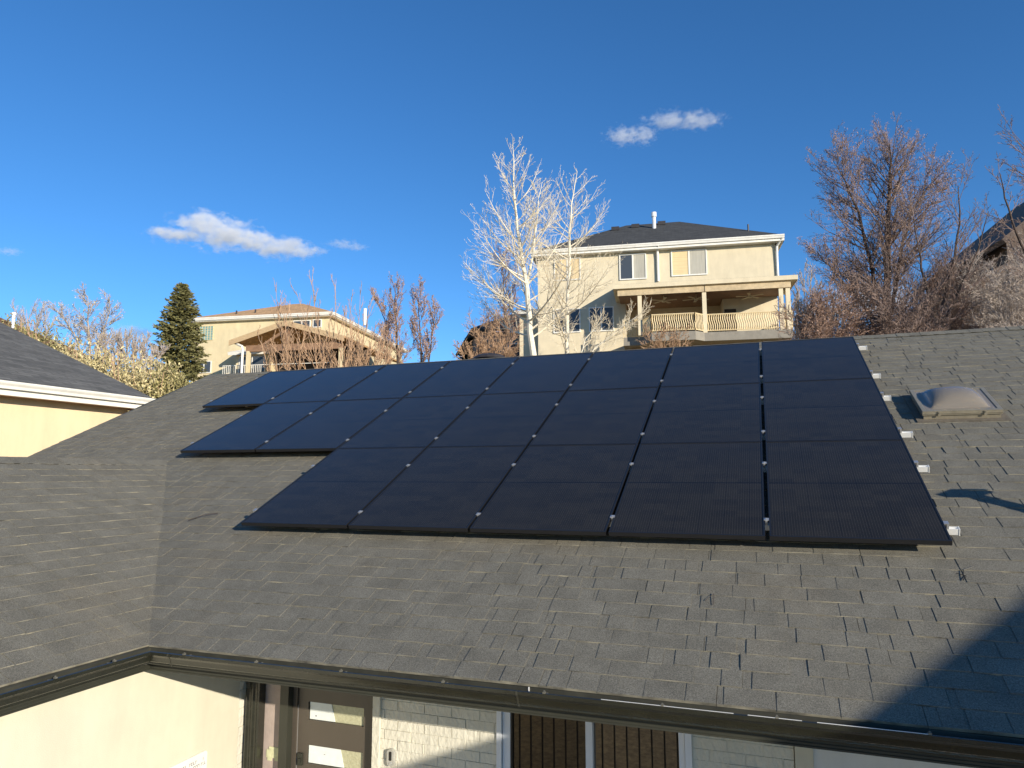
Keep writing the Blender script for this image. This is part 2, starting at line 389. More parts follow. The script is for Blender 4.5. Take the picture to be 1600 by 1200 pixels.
# walls ------------------------------------------------------------
ZB = -3.6; ZT = ZC-.165
mb = MB()
mb.box(-5.80, -9.4, ZB, -5.60, -.10, ZT+.02)
mb.build('wall', M_['stucco'], house)['label'] = 'cream stucco side wall of the wing'
# rough quoin strip where the stucco ends
mb = MB(); rnd = random.Random(8); z = ZB
while z < ZT:
    h = .077; mb.box(-5.80, -.098, z, -5.597+rnd.uniform(-.003,.003), 0.0, min(z+h-.008, ZT)); z += h
mb.box(-5.80, -.098, ZB, -5.604, -.002, ZT)
mb.build('brick_quoin', M_['brickp'], house)
def brickwall(x0, x1, z1, seed):
    rnd = random.Random(seed); mb = MB(); mb.box(x0, .006, ZB, x1, .16, z1)
    z = z1; row = 0
    while z > -2.7:
        zz = z-.0771; x = x0-(.122 if row % 2 else 0)
        while x < x1:
            a, b = max(x, x0), min(x+.2385, x1)
            if b-a > .02:
                q = rnd.uniform(-.004,.003); g = .0055
                p = [(a,q),(b,q),(b,.013),(a,.013)]
                mb.hexa([(a+.002,-.0+q,zz+g*.5),(b-.002,q+rnd.uniform(-.002,.002),zz+g*.5),(b-.002,.013,zz+g),(a+.002,.013,zz+g),
                         (a+.002,q,z-.002),(b-.002,q,z-.002),(b-.002,.013,z-.002),(a+.002,.013,z-.002)], rnd.random())
            x += .243
        z = zz; row += 1
    mb.box(x0, .0125, ZB, x1, .0128, -2.7)
    return mb
w1 = brickwall(-4.32, -3.205, ZT, 1); w1.build('brick_wall', M_['brickp'], house)
w2 = brickwall(-1.722, -1.045, ZT, 2); w2.build('brick_wall', M_['brickp'], house)
mb = MB(); mb.box(-4.30, -.028, ZB, -4.235, -.004, ZT); mb.build('trim_board', M_['brickp'], house)
mb = MB(); mb.box(-1.04, -.025, ZB, -.925, .1, ZT); mb.build('trim_board', M_['stucco'], house)
mb = MB(); mb.box(-.924, -.012, ZB, XR, .16, ZT); mb.build('wall', M_['stucco_w'], house)['label'] = 'white stucco wall in the shade'
mb = MB(); mb.box(-5.62, .03, ZB, -5.13, .2, ZT); mb.build('wall', M_['primer'], house)['label'] = 'bare pinkish strip beside the door'
mb = MB()
for (a,b,c,d_) in ((-5.385,-2.02,-5.235,-1.955),(-5.36,-1.954,-5.26,-1.93),(-5.375,-2.045,-5.33,-2.021),(-5.30,-2.04,-5.25,-2.021)): mb.box(a,.0225,b,c,.0315,d_)
mb.build('putty_patch', M_['patch'], house)
# downspout
mb = MB()
prof = []
x = -5.56
for i, dd in enumerate((-.062,-.066,-.055,-.055,-.066,-.066,-.055,-.055,-.066,-.062)): prof.append((-5.563+.145*i/9, dd))
prof = prof+[(-5.418,.02),(-5.563,.02)]
mb.prism(prof, lambda a,b: (a,b,ZB), lambda a,b: (a,b,ZT+.01))
mb.build('downspout', M_['bronze'], house)
# entry door
mb = MB(); mb.box(-5.215, -.04, ZB, -5.13, .12, ZT); mb.box(-5.215, -.04, -1.06, -4.33, .12, ZT+.005) if False else None
mb.build('door_frame', M_['bronze_flat'], house)
door_t = MB(); fy = .05
for (a,b,c,d_) in ((-5.085,-4.985,ZB,ZT),(-4.43,-4.34,ZB,ZT),(-4.985,-4.43,-1.522,ZT),(-4.985,-4.43,-1.878,-1.672),(-4.985,-4.43,-2.24,-2.03),(-4.985,-4.43,ZB,-2.6),(-4.985,-4.43,-2.6,-2.24)):
    door_t.box(a, fy, c, b, fy+.05, d_)
door = door_t.build('door', M_['doorp'], house)
mb = MB(); mb.box(-5.13, .03, ZB, -5.088, .14, ZT); mb.box(-4.339, .0, ZB, -4.322, .12, ZT); mb.build('door_frame', M_['doorp'], house)
for (z0, z1, xs) in ((-1.672,-1.522,-4.74),(-2.03,-1.878,-4.64)):
    mb = MB(); mb.box(-4.984, fy+.022, z0+.001, -4.431, fy+.03, z1-.001); pn = mb.build('door_glass', M_['frost'], door)
    mb = MB(); mb.hexa([(-4.975,fy+.014,z0+.004),(xs+.02,fy+.014,z0+.004),(xs+.02,fy+.02,z0+.004),(-4.975,fy+.02,z0+.004),
                        (-4.975,fy+.014,z1-.004),(xs-.02,fy+.014,z1-.004),(xs-.02,fy+.02,z1-.004),(-4.975,fy+.02,z1-.004)])
    rnd = random.Random(int(-z0*100))
    mb.build('paper_sheet', M_['paper'], door)
    mb = MB()
    for i in range(1):
        a = -4.96+rnd.random()*.18; z = z0+.02+rnd.random()*.1; mb.box(a, fy+.0122, z, a+.006+.02*rnd.random(), fy+.0132, z+.004+.008*rnd.random())
    mb.build('faint_print', M_['blacktxt'], door)
mb = MB(); mb.box(-5.07, .03, -2.05, -5.02, .049, -1.95); mb.box(-5.055, .018, -2.03, -5.035, .03, -1.99); mb.build('lock', M_['bronze_flat'], door)
mb = MB(); mb.box(-5.0875, .044, ZB, -5.0855, .05, -1.56); mb.build('weather_strip', M_['alu'], door)
# big window
win = MB()
for (a,b) in ((-3.204,-3.165),(-3.160,-3.10),(-2.500,-2.447),(-1.815,-1.775),(-1.770,-1.722)): win.box(a, -.02 if a in(-3.204,-1.770) else .005, ZB+.5, b, .1, ZT)
win.box(-3.2,.006,ZB+.4,-1.73,.1,ZB+.5)
wo = win.build('window', M_['vinyl'], house)
M_['wglass2'] = glass('screened_window_glass', (.014,.011,.008), 1.85, .02)
mb = MB(); mb.box(-3.10,.035,ZB+.5,-2.50,.045,ZT); mb.build('pane', M_['wglass2'], wo)
mb = MB(); mb.box(-2.447,.055,ZB+.5,-1.815,.065,ZT); mb.build('pane', M_['wglass'], wo)
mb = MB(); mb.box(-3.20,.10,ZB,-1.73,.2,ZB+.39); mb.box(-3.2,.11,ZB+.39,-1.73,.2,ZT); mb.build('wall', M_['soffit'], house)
mb = MB(); mb.box(-3.098,.012,ZB+.5,-3.085,.034,ZT); mb.build('window_gasket', M_['iron'], wo)
# rest of the body of the house so that it stands solid
mb = MB(); mb.box(-10.7, .3, ZB, XR-.3, 11.0, -.9)
mb.add([(-10.9,.3,-.9),(-10.9,11,-.9),(-10.9,rt.y,rt.z-.15)],[(0,1,2)])
mb.box(-10.9, -9.2, ZB, -5.9, .3, -.95)
mb.build('wall', M_['stucco'], house)
# roof vents behind the ridge
def dome_vent(u, y, z, r):
    mb = MB(); n = 14; vs = []; fs = []
    for i in range(5):
        t = i/4*pi/2
        for k in range(n): vs.append((u+r*cos(t)*cos(2*pi*k/n), y+r*cos(t)*sin(2*pi*k/n), z+r*.33*sin(t)))
    for i in range(4):
        for k in range(n): fs.append((i*n+k, i*n+(k+1)%n, (i+1)*n+(k+1)%n, (i+1)*n+k))
    mb.add(vs, fs); mb.add([(u-r*.8,y-r*.8,z-.2),(u+r*.8,y-r*.8,z-.2),(u+r*.8,y+r*.8,z-.2),(u-r*.8,y+r*.8,z-.2),
                            (u-r*.8,y-r*.8,z),(u+r*.8,y-r*.8,z),(u+r*.8,y+r*.8,z),(u-r*.8,y+r*.8,z)],
                           [(0,1,5,4),(1,2,6,5),(2,3,7,6),(3,0,4,7)]); return mb
dome_vent(-5.55, 5.75, 2.40, .3).build('roof_vent', M_['dkvent'], house, smooth=False)
dome_vent(1.93, 5.65, 2.26, .26).build('roof_vent', mat('brown_vent', (.16,.12,.09), .5), house)

# doorbell and decal ------------------------------------------------
db = thing('doorbell', 'silver and black doorbell with camera on the painted brick right of the door', 'doorbell', (-4.125,-.01,-1.85))
mb = MB()
def rr(cx, cz, w, h, r, n=5):
    pts = []
    for (sx, sz, a0) in ((1,1,0),(-1,1,90),(-1,-1,180),(1,-1,270)):
        for i in range(n+1):
            a = R_(a0+90*i/n); pts.append((cx+sx*(w/2-r)+r*cos(a), cz+sz*(h/2-r)+r*sin(a)))
    return pts
mb.prism(rr(-4.125,-1.85,.064,.130,.028), lambda a,b:(a,-.002,b), lambda a,b:(a,-.034,b)); mb.build('body', M_['steel'], db)
mb = MB(); mb.prism(rr(-4.125,-1.836,.024,.070,.008), lambda a,b:(a,-.0345,b), lambda a,b:(a,-.037,b)); mb.build('lens_strip', M_['iron'], db)
mb = MB(); mb.prism([(-4.125+.011*cos(i*pi/6), -1.893+.011*sin(i*pi/6)) for i in range(12)], lambda a,b:(a,-.0345,b), lambda a,b:(a,-.039,b)); mb.build('button', M_['alu'], db)
sg = thing('wall_sign', 'small white printed plate on the cream wall at the bottom left', 'sign', (-5.6,-.65,-2.0))
mb = MB(); mb.prism([(a,b) for a,b in rr(-.67,-1.93,.40,.235,.03)], lambda a,b:(-5.5995,a,b), lambda a,b:(-5.588,a,b)); rnd = random.Random(3)
for row, zz in enumerate((-1.868,-1.905,-1.942,-1.98)):
    a = -.845
    while a < -.50:
        w = rnd.uniform(.008,.018); h = .024
        if rnd.random() < .85:
            mb.box(-5.5883, a, zz-h/2, -5.5872, a+w*.35, zz+h/2, None, .5, 1)
            if rnd.random() < .6: mb.box(-5.5883, a+w*.36, zz+h*.2, -5.5872, a+w, zz+h/2, None, .5, 1)
            if rnd.random() < .5: mb.box(-5.5883, a+w*.36, zz-h/2, -5.5872, a+w, zz-h*.25, None, .5, 1)
        a += w+.006
mb.build('printed_plate', [M_['white'], M_['blacktxt']], sg)

# ------------------------------------------------------------------ solar array
rows = [5, 7, 8]; RN = ['bottom', 'middle', 'top']
ORD = ['rightmost','second from the right','third from the right','fourth from the right','fifth from the right','sixth from the right','seventh from the right','leftmost']
PW, PL = 1.130, 1.705
def panel_mesh_frame():
    mb = MB(); f = .012; h = .035
    for (a,b,c,d_) in ((0,0,PW,f),(0,PL-f,PW,PL),(0,f,f,PL-f),(PW-f,f,PW,PL-f)): mb.box(a,b,-h,c,d_,0)
    return mb
def local_build(mb, name, m, parent, mtx):
    me = bpy.data.meshes.new(name); me.from_pydata(mb.v, [], mb.f); me.materials.append(m); me.update()
    o = bpy.data.objects.new(name, me); col.objects.link(o); o.parent = parent; return o
ROT = Matrix.Rotation(TH, 4, 'X')
def make_panel():
    p = thing('solar_panel', '', 'solar panel', group='black solar panels racked on the roof')
    local_build(panel_mesh_frame(), 'frame', M_['black'], p, None)
    mb = MB(); mb.box(.0121,.0121,-.008,PW-.0121,PL-.0121,-.003)
    g = local_build(mb, 'glass', M_['panel'], p, None)
    uvl = g.data.uv_layers.new(name='uv')
    for lp in g.data.loops:
        c = g.data.vertices[lp.vertex_index].co; uvl.data[lp.index].uv = (c.x-.02, c.y)
    mb = MB(); mb.box(.0121,.0121,-.030,PW-.0121,PL-.0121,-.028); local_build(mb, 'backsheet', M_['black'], p, None)
    return p
proto = None; rndp = random.Random(4)
for r in range(3):
    for c in range(rows[r]):
        if proto is None: p = proto = make_panel()
        else:
            p = proto.copy(); col.objects.link(p)
            for ch in list(proto.children):
                q = ch.copy(); col.objects.link(q); q.parent = p
        pos = rp(-(c+1)*W + (W-PW)/2 + (.006 if c == 0 else 0), r*L+.003, D)
        p.matrix_world = Matrix.Translation(pos) @ Matrix.Rotation(TH + rndp.uniform(-.0008,.0008), 4, 'X') @ Matrix.Rotation(rndp.uniform(-.0008,.0008), 4, 'Y')
        o_ = ORD[c]
        if c == rows[r]-1: o_ = 'leftmost'
        extra = {(0,0):' beside the low corner of the roof',(2,0):' below the ridge',(0,4):' ending the short row'}.get((r,c),'')
        p['label'] = f'black solar panel, {o_} in the {RN[r]} row{extra}'
# rails
RV = [(.14,0),(.72,0),(1.14,1),(1.705,1),(2.13,2),(2.79,2)]
RNAME = ['lowest','second lowest','third lowest','third highest','second highest','topmost']
for i, (fv, r) in enumerate(RV):
    v = fv*L; n = rows[r]
    rl = thing('mounting_rail', f'silver mounting rail, {RNAME[i]} of six poking out right of the panels', 'mounting rail', rp(-n*W/2, v, .08), 'rails carrying the solar panels')
    mb = MB(); a, b = -n*W-.015, .085+.012*(i % 3)
    T = lambda u, vv, h: rp(u, v+vv, h)
    prof = [(-.019,.060),(.019,.060),(.019,.1035),(.008,.1035),(.008,.096),(-.008,.096),(-.008,.1035),(-.019,.1035)]
    mb.prism(prof, lambda q,h: rp(a, v+q, h), lambda q,h: rp(b, v+q, h)); mb.build('rail', M_['rail'], rl)
    mb = MB(); mb.box(b-.002,-.022,.055,b+.004,.022,.1055,T); mb.build('rail_end_cap', M_['rail'], rl)
    x = .02
    while x > a:
        mb = MB(); xx = x-.1
        mb.box(xx-.02,.022,.0,xx+.02,.030,.10,T); mb.box(xx-.02,.022,.004,xx+.02,.10,.012,T); mb.build('roof_foot', M_['steel'], rl); x -= 1.22
    for c in range(1, n):
        mb = MB(); u = -c*W; mb.box(u-.018,-.016,.1405,u+.018,.016,.1455,T); mb.box(u-.006,-.006,.1465,u+.006,.006,.152,T); mb.box(u-.008,-.02,.105,u+.008,.02,.141,T)
        mb.build('mid_clamp', M_['alu'], rl)
    for u, s in ((.0,1),(-n*W,-1)):
        mb = MB(); mb.box(min(u-.008*s,u+.022*s),-.02,.1405,max(u-.008*s,u+.022*s),.02,.1455,T)
        mb.box(min(u+.008*s,u+.022*s),-.02,.104,max(u+.008*s,u+.022*s),.02,.1415,T); mb.build('end_clamp', M_['alu'], rl)
# loose twigs and wire on the roof
def twig(pts, r, label, m, name='twig'):
    mb = MB(); mb.tube(pts, r, 5); o = mb.build(name, m); tag(o, label, name); return o
M_['twig'] = mat('dead_twig', (.05,.035,.03), .8)
twig([rp(-6.62,.22,.02), rp(-6.5,.32,.03), rp(-6.38,.38,.02)], .0035, 'short dark twig lying by the roof valley', M_['twig'])
twig([rp(-.02,-.17,.008), rp(.03,-.2,.009), rp(.0,-.25,.008), rp(.03,-.13,.010), rp(.10,-.08,.009)], .0022, 'bent black wire scrap on the shingles below the rightmost panel', M_['iron'], 'wire_scrap')
twig([rp(-1.55,-.62,.010), rp(-1.50,-.54,.014), rp(-1.50,-.66,.010)], .0022, 'small forked twig on the shingles below the panels', M_['twig'])

# ------------------------------------------------------------------ skylight
sk = thing('skylight', 'square bubble skylight with bronze frame and clear smoky dome right of the panels', 'skylight', rp(.62, 2.77, 0))
u0, u1, v0, v1 = .288, .946, 2.462, 3.095
mb = MB(); mb.box(u0-.05,v0-.05,.004,u1+.05,v1+.08,.018,rp); mb.build('flashing', M_['flash'], sk)
mb = MB()
for (a,b,c,d_) in ((u0+.012,v0+.012,u1-.012,v0+.03),(u0+.012,v1-.03,u1-.012,v1-.012),(u0+.012,v0+.03,u0+.03,v1-.03),(u1-.03,v0+.03,u1-.012,v1-.03)): mb.box(a,b,.0,c,d_,.060,rp)
mb.build('curb', M_['bronze_sk'], sk)
mb = MB()
for (a,b,c,d_) in ((u0,v0,u1,v0+.035),(u0,v1-.035,u1,v1),(u0,v0+.035,u0+.035,v1-.035),(u1-.035,v0+.035,u1,v1-.035)):
    mb.box(a,b,.060,c,d_,.102,rp)
mb.box(u0-.004,v0-.004,.074,u1+.004,v0-.0003,.084,rp); mb.box(u0-.004,v0-.004,.074,u0-.0003,v1,.084,rp)
fr = mb.build('frame', M_['bronze_sk'], sk)
for uu in (u0+.14, u1-.14):
    mb = MB(); mb.box(uu-.012,v0-.010,.055,uu+.012,v0-.0045,.098,rp); mb.tube([rp(uu,v0-.010,.088), rp(uu,v0-.016,.088)], .006, 8); mb.build('clip', M_['bronze_sk'], fr)
mb = MB(); nn = 44; vs = []; fs = []
a0, a1, b0, b1 = u0+.036, u1-.036, v0+.036, v1-.036
def domeh(s, t):
    s = (s-.09)/.82; t = (t-.09)/.82
    if s <= 0 or s >= 1 or t <= 0 or t >= 1: return .096
    k = (1-abs(2*s-1)**2.4)*(1-abs(2*t-1)**2.4)
    return .096 + .108*k**.5
for off in (0, 1):
    for i in range(nn+1):
        for j in range(nn+1):
            s_, t_ = i/nn, j/nn
            vs.append(rp(a0+(a1-a0)*s_, b0+(b1-b0)*t_, domeh(s_, t_) - .004*off))
q = (nn+1)**2
for i in range(nn):
    for j in range(nn):
        k = i*(nn+1)+j; fs.append((k,k+nn+1,k+nn+2,k+1)); fs.append((q+k,q+k+1,q+k+nn+2,q+k+nn+1))
mb.add(vs, fs)
dm = bpy.data.materials.new('smoky_acrylic'); dm.use_nodes = True; N = dm.node_tree.nodes; Lk = dm.node_tree.links
b = N['Principled BSDF']; b.inputs['Base Color'].default_value = (.36,.315,.25,1); b.inputs['Roughness'].default_value = .10
b.inputs['Transmission Weight'].default_value = .42; b.inputs['IOR'].default_value = 1.12; b.inputs['Coat Weight'].default_value = .7; b.inputs['Coat Roughness'].default_value = .04
mb.build('dome', dm, sk, smooth=True)
mb = MB(); mb.box(u0+.036,v0+.036,.02,u1-.036,v1-.036,.025,rp); mb.build('shaft', mat('warm_shaft', (.16,.09,.05), .8, .3, 3), sk)

# flue pipe whose shadow falls beside the skylight (stands right of the picture)
fl = thing('flue_pipe', 'metal flue pipe with a flat cap standing on the roof at the far right', 'flue pipe', (1.95,-.25,-.2))
mb = MB(); bx, by = 1.80, -.112
bz = ZC+(by-YC)*TT; mb.tube([(bx,by,bz-.05),(bx,by,bz+.96)], .055, 16); mb.build('pipe', M_['steel'], fl)
mb = MB(); mb.box(bx-.11,by-.09,bz+.955,bx+.11,by+.09,bz+.995); mb.build('cap', M_['steel'], fl)

# ------------------------------------------------------------------ unseen stand-in for the building beside the camera, shaped to throw the diagonal shade
po = thing('shade_gable', 'unseen gabled roof on posts right of the camera, added to cast the diagonal shade', 'porch', (9,-6,-3.6))
mb = MB(); zr = lambda x: 1.15+.38*(x-5.41)
xa, xb = 2.1, 9.5
for s in (0, 1):
    f = (lambda x: x) if s == 0 else (lambda x: 2*xb-x)
    p = [(f(xa),-5.5,zr(xa)-.12),(f(xb),-5.5,zr(xb)-.12),(f(xb),-4.5,zr(xb)-.12),(f(xa),-4.5,zr(xa)-.12),
         (f(xa),-5.5,zr(xa)),(f(xb),-5.5,zr(xb)),(f(xb),-4.5,zr(xb)),(f(xa),-4.5,zr(xa))]
    mb.hexa(p)
mb.build('roof', far_roof_mat('shade_gable_shingle', (.12,.11,.10)), po)
mb = MB()
mb.prism([(xa+.05,zr(xa)-.1),(2*xb-xa-.05,zr(xa)-.1),(xb,zr(xb)-.13)], lambda a,b:(a,-5.45,b), lambda a,b:(a,-5.35,b)); mb.build('gable', M_['stucco_w'], po)
for x in (2.5, 6.5, 12.5, 16.5):
    mb = MB(); mb.box(x-.09,-5.2,ZB,x+.09,-5.02,zr(xa)-.1); mb.build('post', M_['white'], po)

# ------------------------------------------------------------------ ground
def ground_z(x, y):
    def sm(t): t = max(0,min(1,t)); return t*t*(3-2*t)
    z = -3.6 + 7.2*sm((y-10.5)/11.5) + 2.4*sm((y-20)/16) + max(0, y-36)*.105
    if y > 90: z = min(z, 11.7)
    z -= 2.0*sm((x+2)/25)*sm((y-20)/20)*0
    return z + .25*noise.noise(Vector((x*.08,y*.08,0)))*sm((y-10)/10)
gx = sorted(set([round(x,1) for x in np.concatenate([np.linspace(-3000,-120,8), np.linspace(-110,80,96), np.linspace(90,3000,8)])]))
gy = sorted(set([round(x,1) for x in np.concatenate([np.linspace(-3000,-40,6), np.linspace(-30,90,81), np.linspace(100,3000,10)])]))
mb = MB(); vs = [(x,y,ground_z(x,y)) for x in gx for y in gy]; ny = len(gy)
mb.add(vs, [(i*ny+j,(i+1)*ny+j,(i+1)*ny+j+1,i*ny+j+1) for i in range(len(gx)-1) for j in range(ny-1)])
g = mb.build('ground', mat('dead_winter_grass', (.50,.36,.17), .95, .3, 14, .8, 45, c2=(.17,.12,.06), bdist=.05), smooth=True); g['kind'] = 'structure'
mb = MB(); mb.box(-5.55,-1.6,ZB+.0,XR,.0,ZB+.05); o = mb.build('patio', mat('patio_concrete', (.33,.31,.28), .9, .1, 2, .3, 60)); o['kind'] = 'structure'
# iron fence in the yard, seen only mirrored in the window
fe = thing('iron_fence', 'black iron bar fence in the yard, mirrored in the window glass', 'fence', (-1.5,-2.2,ZB))
mb = MB(); mb.box(-4.2,-2.215,-1.83,2.0,-2.185,-1.80); mb.box(-4.2,-2.215,-3.45,2.0,-2.185,-3.42); mb.build('rail', M_['iron'], fe)
x = -4.2
while x < 2.0:
    big = abs((x+4.2) % 1.69) < .06
    mb = MB(); w = .035 if big else .008; mb.box(x-w,-2.2-w,ZB-.05,x+w,-2.2+w,-1.70 if big else -1.76); mb.build('post' if big else 'bar', M_['iron'], fe); x += .13
#APPEND

# ------------------------------------------------------------------ background helpers
def frame(O, az):
    e = Vector((sin(R_(az)), cos(R_(az)), 0)); o = Vector((e.y, -e.x, 0))
    return lambda u, w, z: Vector((O[0], O[1], 0)) + e*u + o*w + Vector((0,0,z))
def uvroof(o, T_up=None):
    """metre UVs: x level, y up the slope, from each face's own normal"""
    me = o.data; uvl = me.uv_layers.new(name='uv')
    for p in me.polygons:
        n = p.normal; l = Vector((0,0,1)).cross(n); l = l.normalized() if l.length > 1e-4 else Vector((1,0,0)); u = n.cross(l)
        for li in p.loop_indices:
            c = me.vertices[me.loops[li].vertex_index].co; uvl.data[li].uv = (c.dot(l), c.dot(u))
def slab(mb, pts, th=.12):      # roof face, ccw seen from above
    a = Vector(pts[0]); n = (Vector(pts[1])-a).cross(Vector(pts[2])-a).normalized()
    k = len(pts); vs = [Vector(p)-n*th for p in pts]+[Vector(p) for p in pts]
    mb.add(vs, [tuple(range(k-1,-1,-1)), tuple(range(k,2*k))]+[(i,(i+1)%k,k+(i+1)%k,k+i) for i in range(k)])
def win(T, parent, u0, u1, z0, z1, w=0.0, left='farglass', right='farglass', split=True, fr='white', name='window'):
    t = .07; mb = MB()
    for (a,b,c,d_) in ((u0,z0,u1,z0+t),(u0,z1-t,u1,z1),(u0,z0+t,u0+t,z1-t),(u1-t,z0+t,u1,z1-t)): mb.box(a,w-.02,b,c,w+.05,d_,T)
    m = (u0+u1)/2
    if split: mb.box(m-.045,w-.02,z0+t,m+.045,w+.045,z1-t,T)
    o = mb.build(name, M_[fr], parent)
    for (a,b,mm) in (((u0+t,m-.045,left),(m+.045,u1-t,right)) if split else ((u0+t,u1-t,left),)):
        mb = MB(); mb.box(a,w-.01,z0+t,b,w+.015,z1-t,T); mb.build('pane', M_[mm], o)
    return o
def gutter_line(T, parent, p0, p1, wd=.13, h=.15, m='white', name='gutter'):
    mb = MB(); a, b = Vector(p0), Vector(p1); d = (b-a).normalized(); o = d.cross(Vector((0,0,1)))
    prof = [(0,0),(0,-h),(wd*.6,-h),(wd*.8,-h*.5),(wd,-h*.3),(wd,0),(wd*.85,0),(wd*.8,-h*.3),(0.02,-h*.5),(.02,0)]
    mb.prism(prof, lambda q,z: a+o*q+Vector((0,0,z)), lambda q,z: b+o*q+Vector((0,0,z)))
    return mb.build(name, M_[m], parent)

M_['stuccoB'] = mat('pale_stucco', (.66,.575,.40), .9, .06, 1.5, .3, 40, bdist=.02)
M_['stuccoA'] = mat('buff_stucco', (.66,.555,.34), .9, .06, 1.5, .3, 40, bdist=.02)
M_['stuccoC'] = mat('yellow_stucco', (.74,.59,.375), .9, .05, .8, .3, 60, bdist=.01)
M_['roofB'] = far_roof_mat('dark_grey_far_shingle', (.055,.056,.054))
M_['roofA'] = far_roof_mat('orange_brown_far_shingle', (.62,.37,.17))
M_['roofC'] = far_roof_mat('grey_near_shingle', (.135,.13,.115))
M_['roofD'] = far_roof_mat('brown_far_shingle', (.20,.105,.055))
M_['roofE'] = far_roof_mat('charcoal_far_shingle', (.06,.055,.05))
M_['wood'] = mat('tan_timber', (.50,.36,.20), .7, .2, 4, stretch=(1,1,6))
M_['brownwood'] = mat('brown_timber', (.26,.15,.085), .7, .2, 4)
M_['deckgrey'] = mat('grey_deck_band', (.24,.22,.18), .7, .12, 3)
M_['rail_y'] = mat('pale_yellow_railing', (.72,.58,.34), .5, .05, 5)
M_['fabric'] = mat('tan_shade_cloth', (.52,.41,.25), .85, .2, 4)
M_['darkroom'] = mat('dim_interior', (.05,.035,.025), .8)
M_['glassblock'] = mat('glass_block', (.22,.36,.33), .2, .35, 9)
M_['dkbrick'] = mat('shade_toned_brown_siding', (.105,.078,.062), .9, .25, 5, .3, 20)  # brown darkened to stand for the shade on the right-edge house

# ---- house C : the neighbour on the left
hc = thing('neighbour_house', 'yellow stucco house with grey roof and white gutter at the left edge', 'house', (-16,0,-3.6))
XE, ZE, PC, YG = -14.0, 2.13, .41, 6.7
mb = MB(); XRD = -22.0
slab(mb, [(XE,-25,ZE),(XE,YG,ZE),(XRD,YG,ZE+(XE-XRD)*PC),(XRD,-25,ZE+(XE-XRD)*PC)])
slab(mb, [(XRD,-25,ZE+(XE-XRD)*PC),(XRD,YG,ZE+(XE-XRD)*PC),(XRD*2-XE,YG,ZE),(XRD*2-XE,-25,ZE)])
o = mb.build('roof', M_['roofC'], hc); uvroof(o)
mb = MB(); mb.box(2*XRD-XE+.5,-24.5,-3.6,XE-.38,YG-.35,ZE-.12); mb.prism([(XE-.5,ZE-.2),(2*XRD-XE+.5,ZE-.2),(XRD,ZE+(XE-XRD)*PC-.2)], lambda a,b:(a,YG-.4,b), lambda a,b:(a,YG-.6,b))
mb.build('wall', M_['stuccoC'], hc)
mb = MB()
prof = [(0,-.02),(0,-.15),(.075,-.15),(.085,-.10),(.115,-.06),(.125,-.035),(.125,-.015),(.10,-.015),(.10,-.05),(.02,-.12),(.02,-.02)]
mb.prism(prof, lambda q,z:(XE+q,-25,ZE+z), lambda q,z:(XE+q,YG+.02,ZE+z)); mb.build('gutter', M_['white'], hc)
mb = MB(); mb.box(XE-.06,-25,ZE-.26,XE-.002,YG,ZE-.05); mb.build('fascia', M_['white'], hc)
mb = MB(); mb.box(XE-.6,-25,ZE-.255,XE-.065,YG-.05,ZE-.235); mb.build('soffit', M_['brownwood'], hc)

# ---- house D : brown roof far left with a white pipe
Pd = at(0, 497, 36)
hd = thing('brown_roof_house', 'house with brown roof and thin white vent pipe rising behind the left hedge', 'house', (Pd.x-6, Pd.y+3, Pd.z-6))
p0 = at(-60, 470, 37); p1 = at(140, 556, 36)
mb = MB(); dd = Vector((-.75,-.66,0)).normalized()
a, b = p0, p1
dn = Vector((.5,-.86,0)).normalized()*7 + Vector((0,0,-3.0))
slab(mb, [a+dn, b+dn+Vector((2,0,-.8)), b, a], .2)
dn2 = Vector((-.5,.86,0)).normalized()*7 + Vector((0,0,-3.0))
slab(mb, [b, b+dn2, a+dn2, a], .2)
o = mb.build('roof', M_['roofD'], hd); uvroof(o)
mb = MB(); q = (a+b)/2; c4 = [a+dn*.85, b+dn*.85, b+dn2*.85, a+dn2*.85]
for c_ in c4: c_.z = min(x.z for x in c4)+.2
zb_ = ground_z(q.x, q.y)-1
mb.hexa([(c_.x,c_.y,zb_) for c_ in c4]+[(c_.x,c_.y,min(a.z,b.z)-3.1) for c_ in c4]); mb.build('wall', M_['dkbrick'], hd)
mb = MB(); pb = at(20, 512, 36); mb.tube([pb+Vector((0,0,-.6)), pb+Vector((0,0,.72))], .075, 10); mb.tube([pb+Vector((0,0,.66)), pb+Vector((0,0,.78))], .11, 10); mb.build('vent_pipe', M_['whitepipe'], hd)

# ---- house A : orange roof, centre left
OA = (-47.79, 42.42); TA = frame(OA, 81); zA = ground_z(-38, 46)
ha = thing('hillside_house', 'buff stucco house with orange brown hip roof and white gutters on the hill', 'house', TA(6,-5,zA))
mb = MB(); mb.box(0,-18,zA-1,12.6,0,13.75,TA); mb.build('wall', M_['stuccoA'], ha)
mb = MB(); ez = 13.95; ra, rb, rw, rz = 5.5, 8.2, -6.1, 16.5
ex0, ex1 = -.5, 13.05
slab(mb, [TA(ex0,.45,ez),TA(ex1,.45,ez),TA(6.9,rw,rz),TA(5.9,rw,rz)])
slab(mb, [TA(ex1,.45,ez),TA(ex1,-18.5,ez),TA(6.9,-12,rz),TA(6.9,rw,rz)])
slab(mb, [TA(ex0,-18.5,ez),TA(ex0,.45,ez),TA(5.9,rw,rz),TA(6.9,-12,rz)])
slab(mb, [TA(ex1,-18.5,ez),TA(ex0,-18.5,ez),TA(6.9,-12,rz)])
o = mb.build('roof', M_['roofA'], ha); uvroof(o)
for (u,w) in ((3.3,-1),(5.0,-1.2),(6.0,-3.5)):
    mb = MB(); zz = ez+(.45-w)*.35; mb.tube([TA(u,w,zz-.2),TA(u,w,zz+.35)], .07, 8); mb.build('roof_vent', M_['dkvent'], ha)
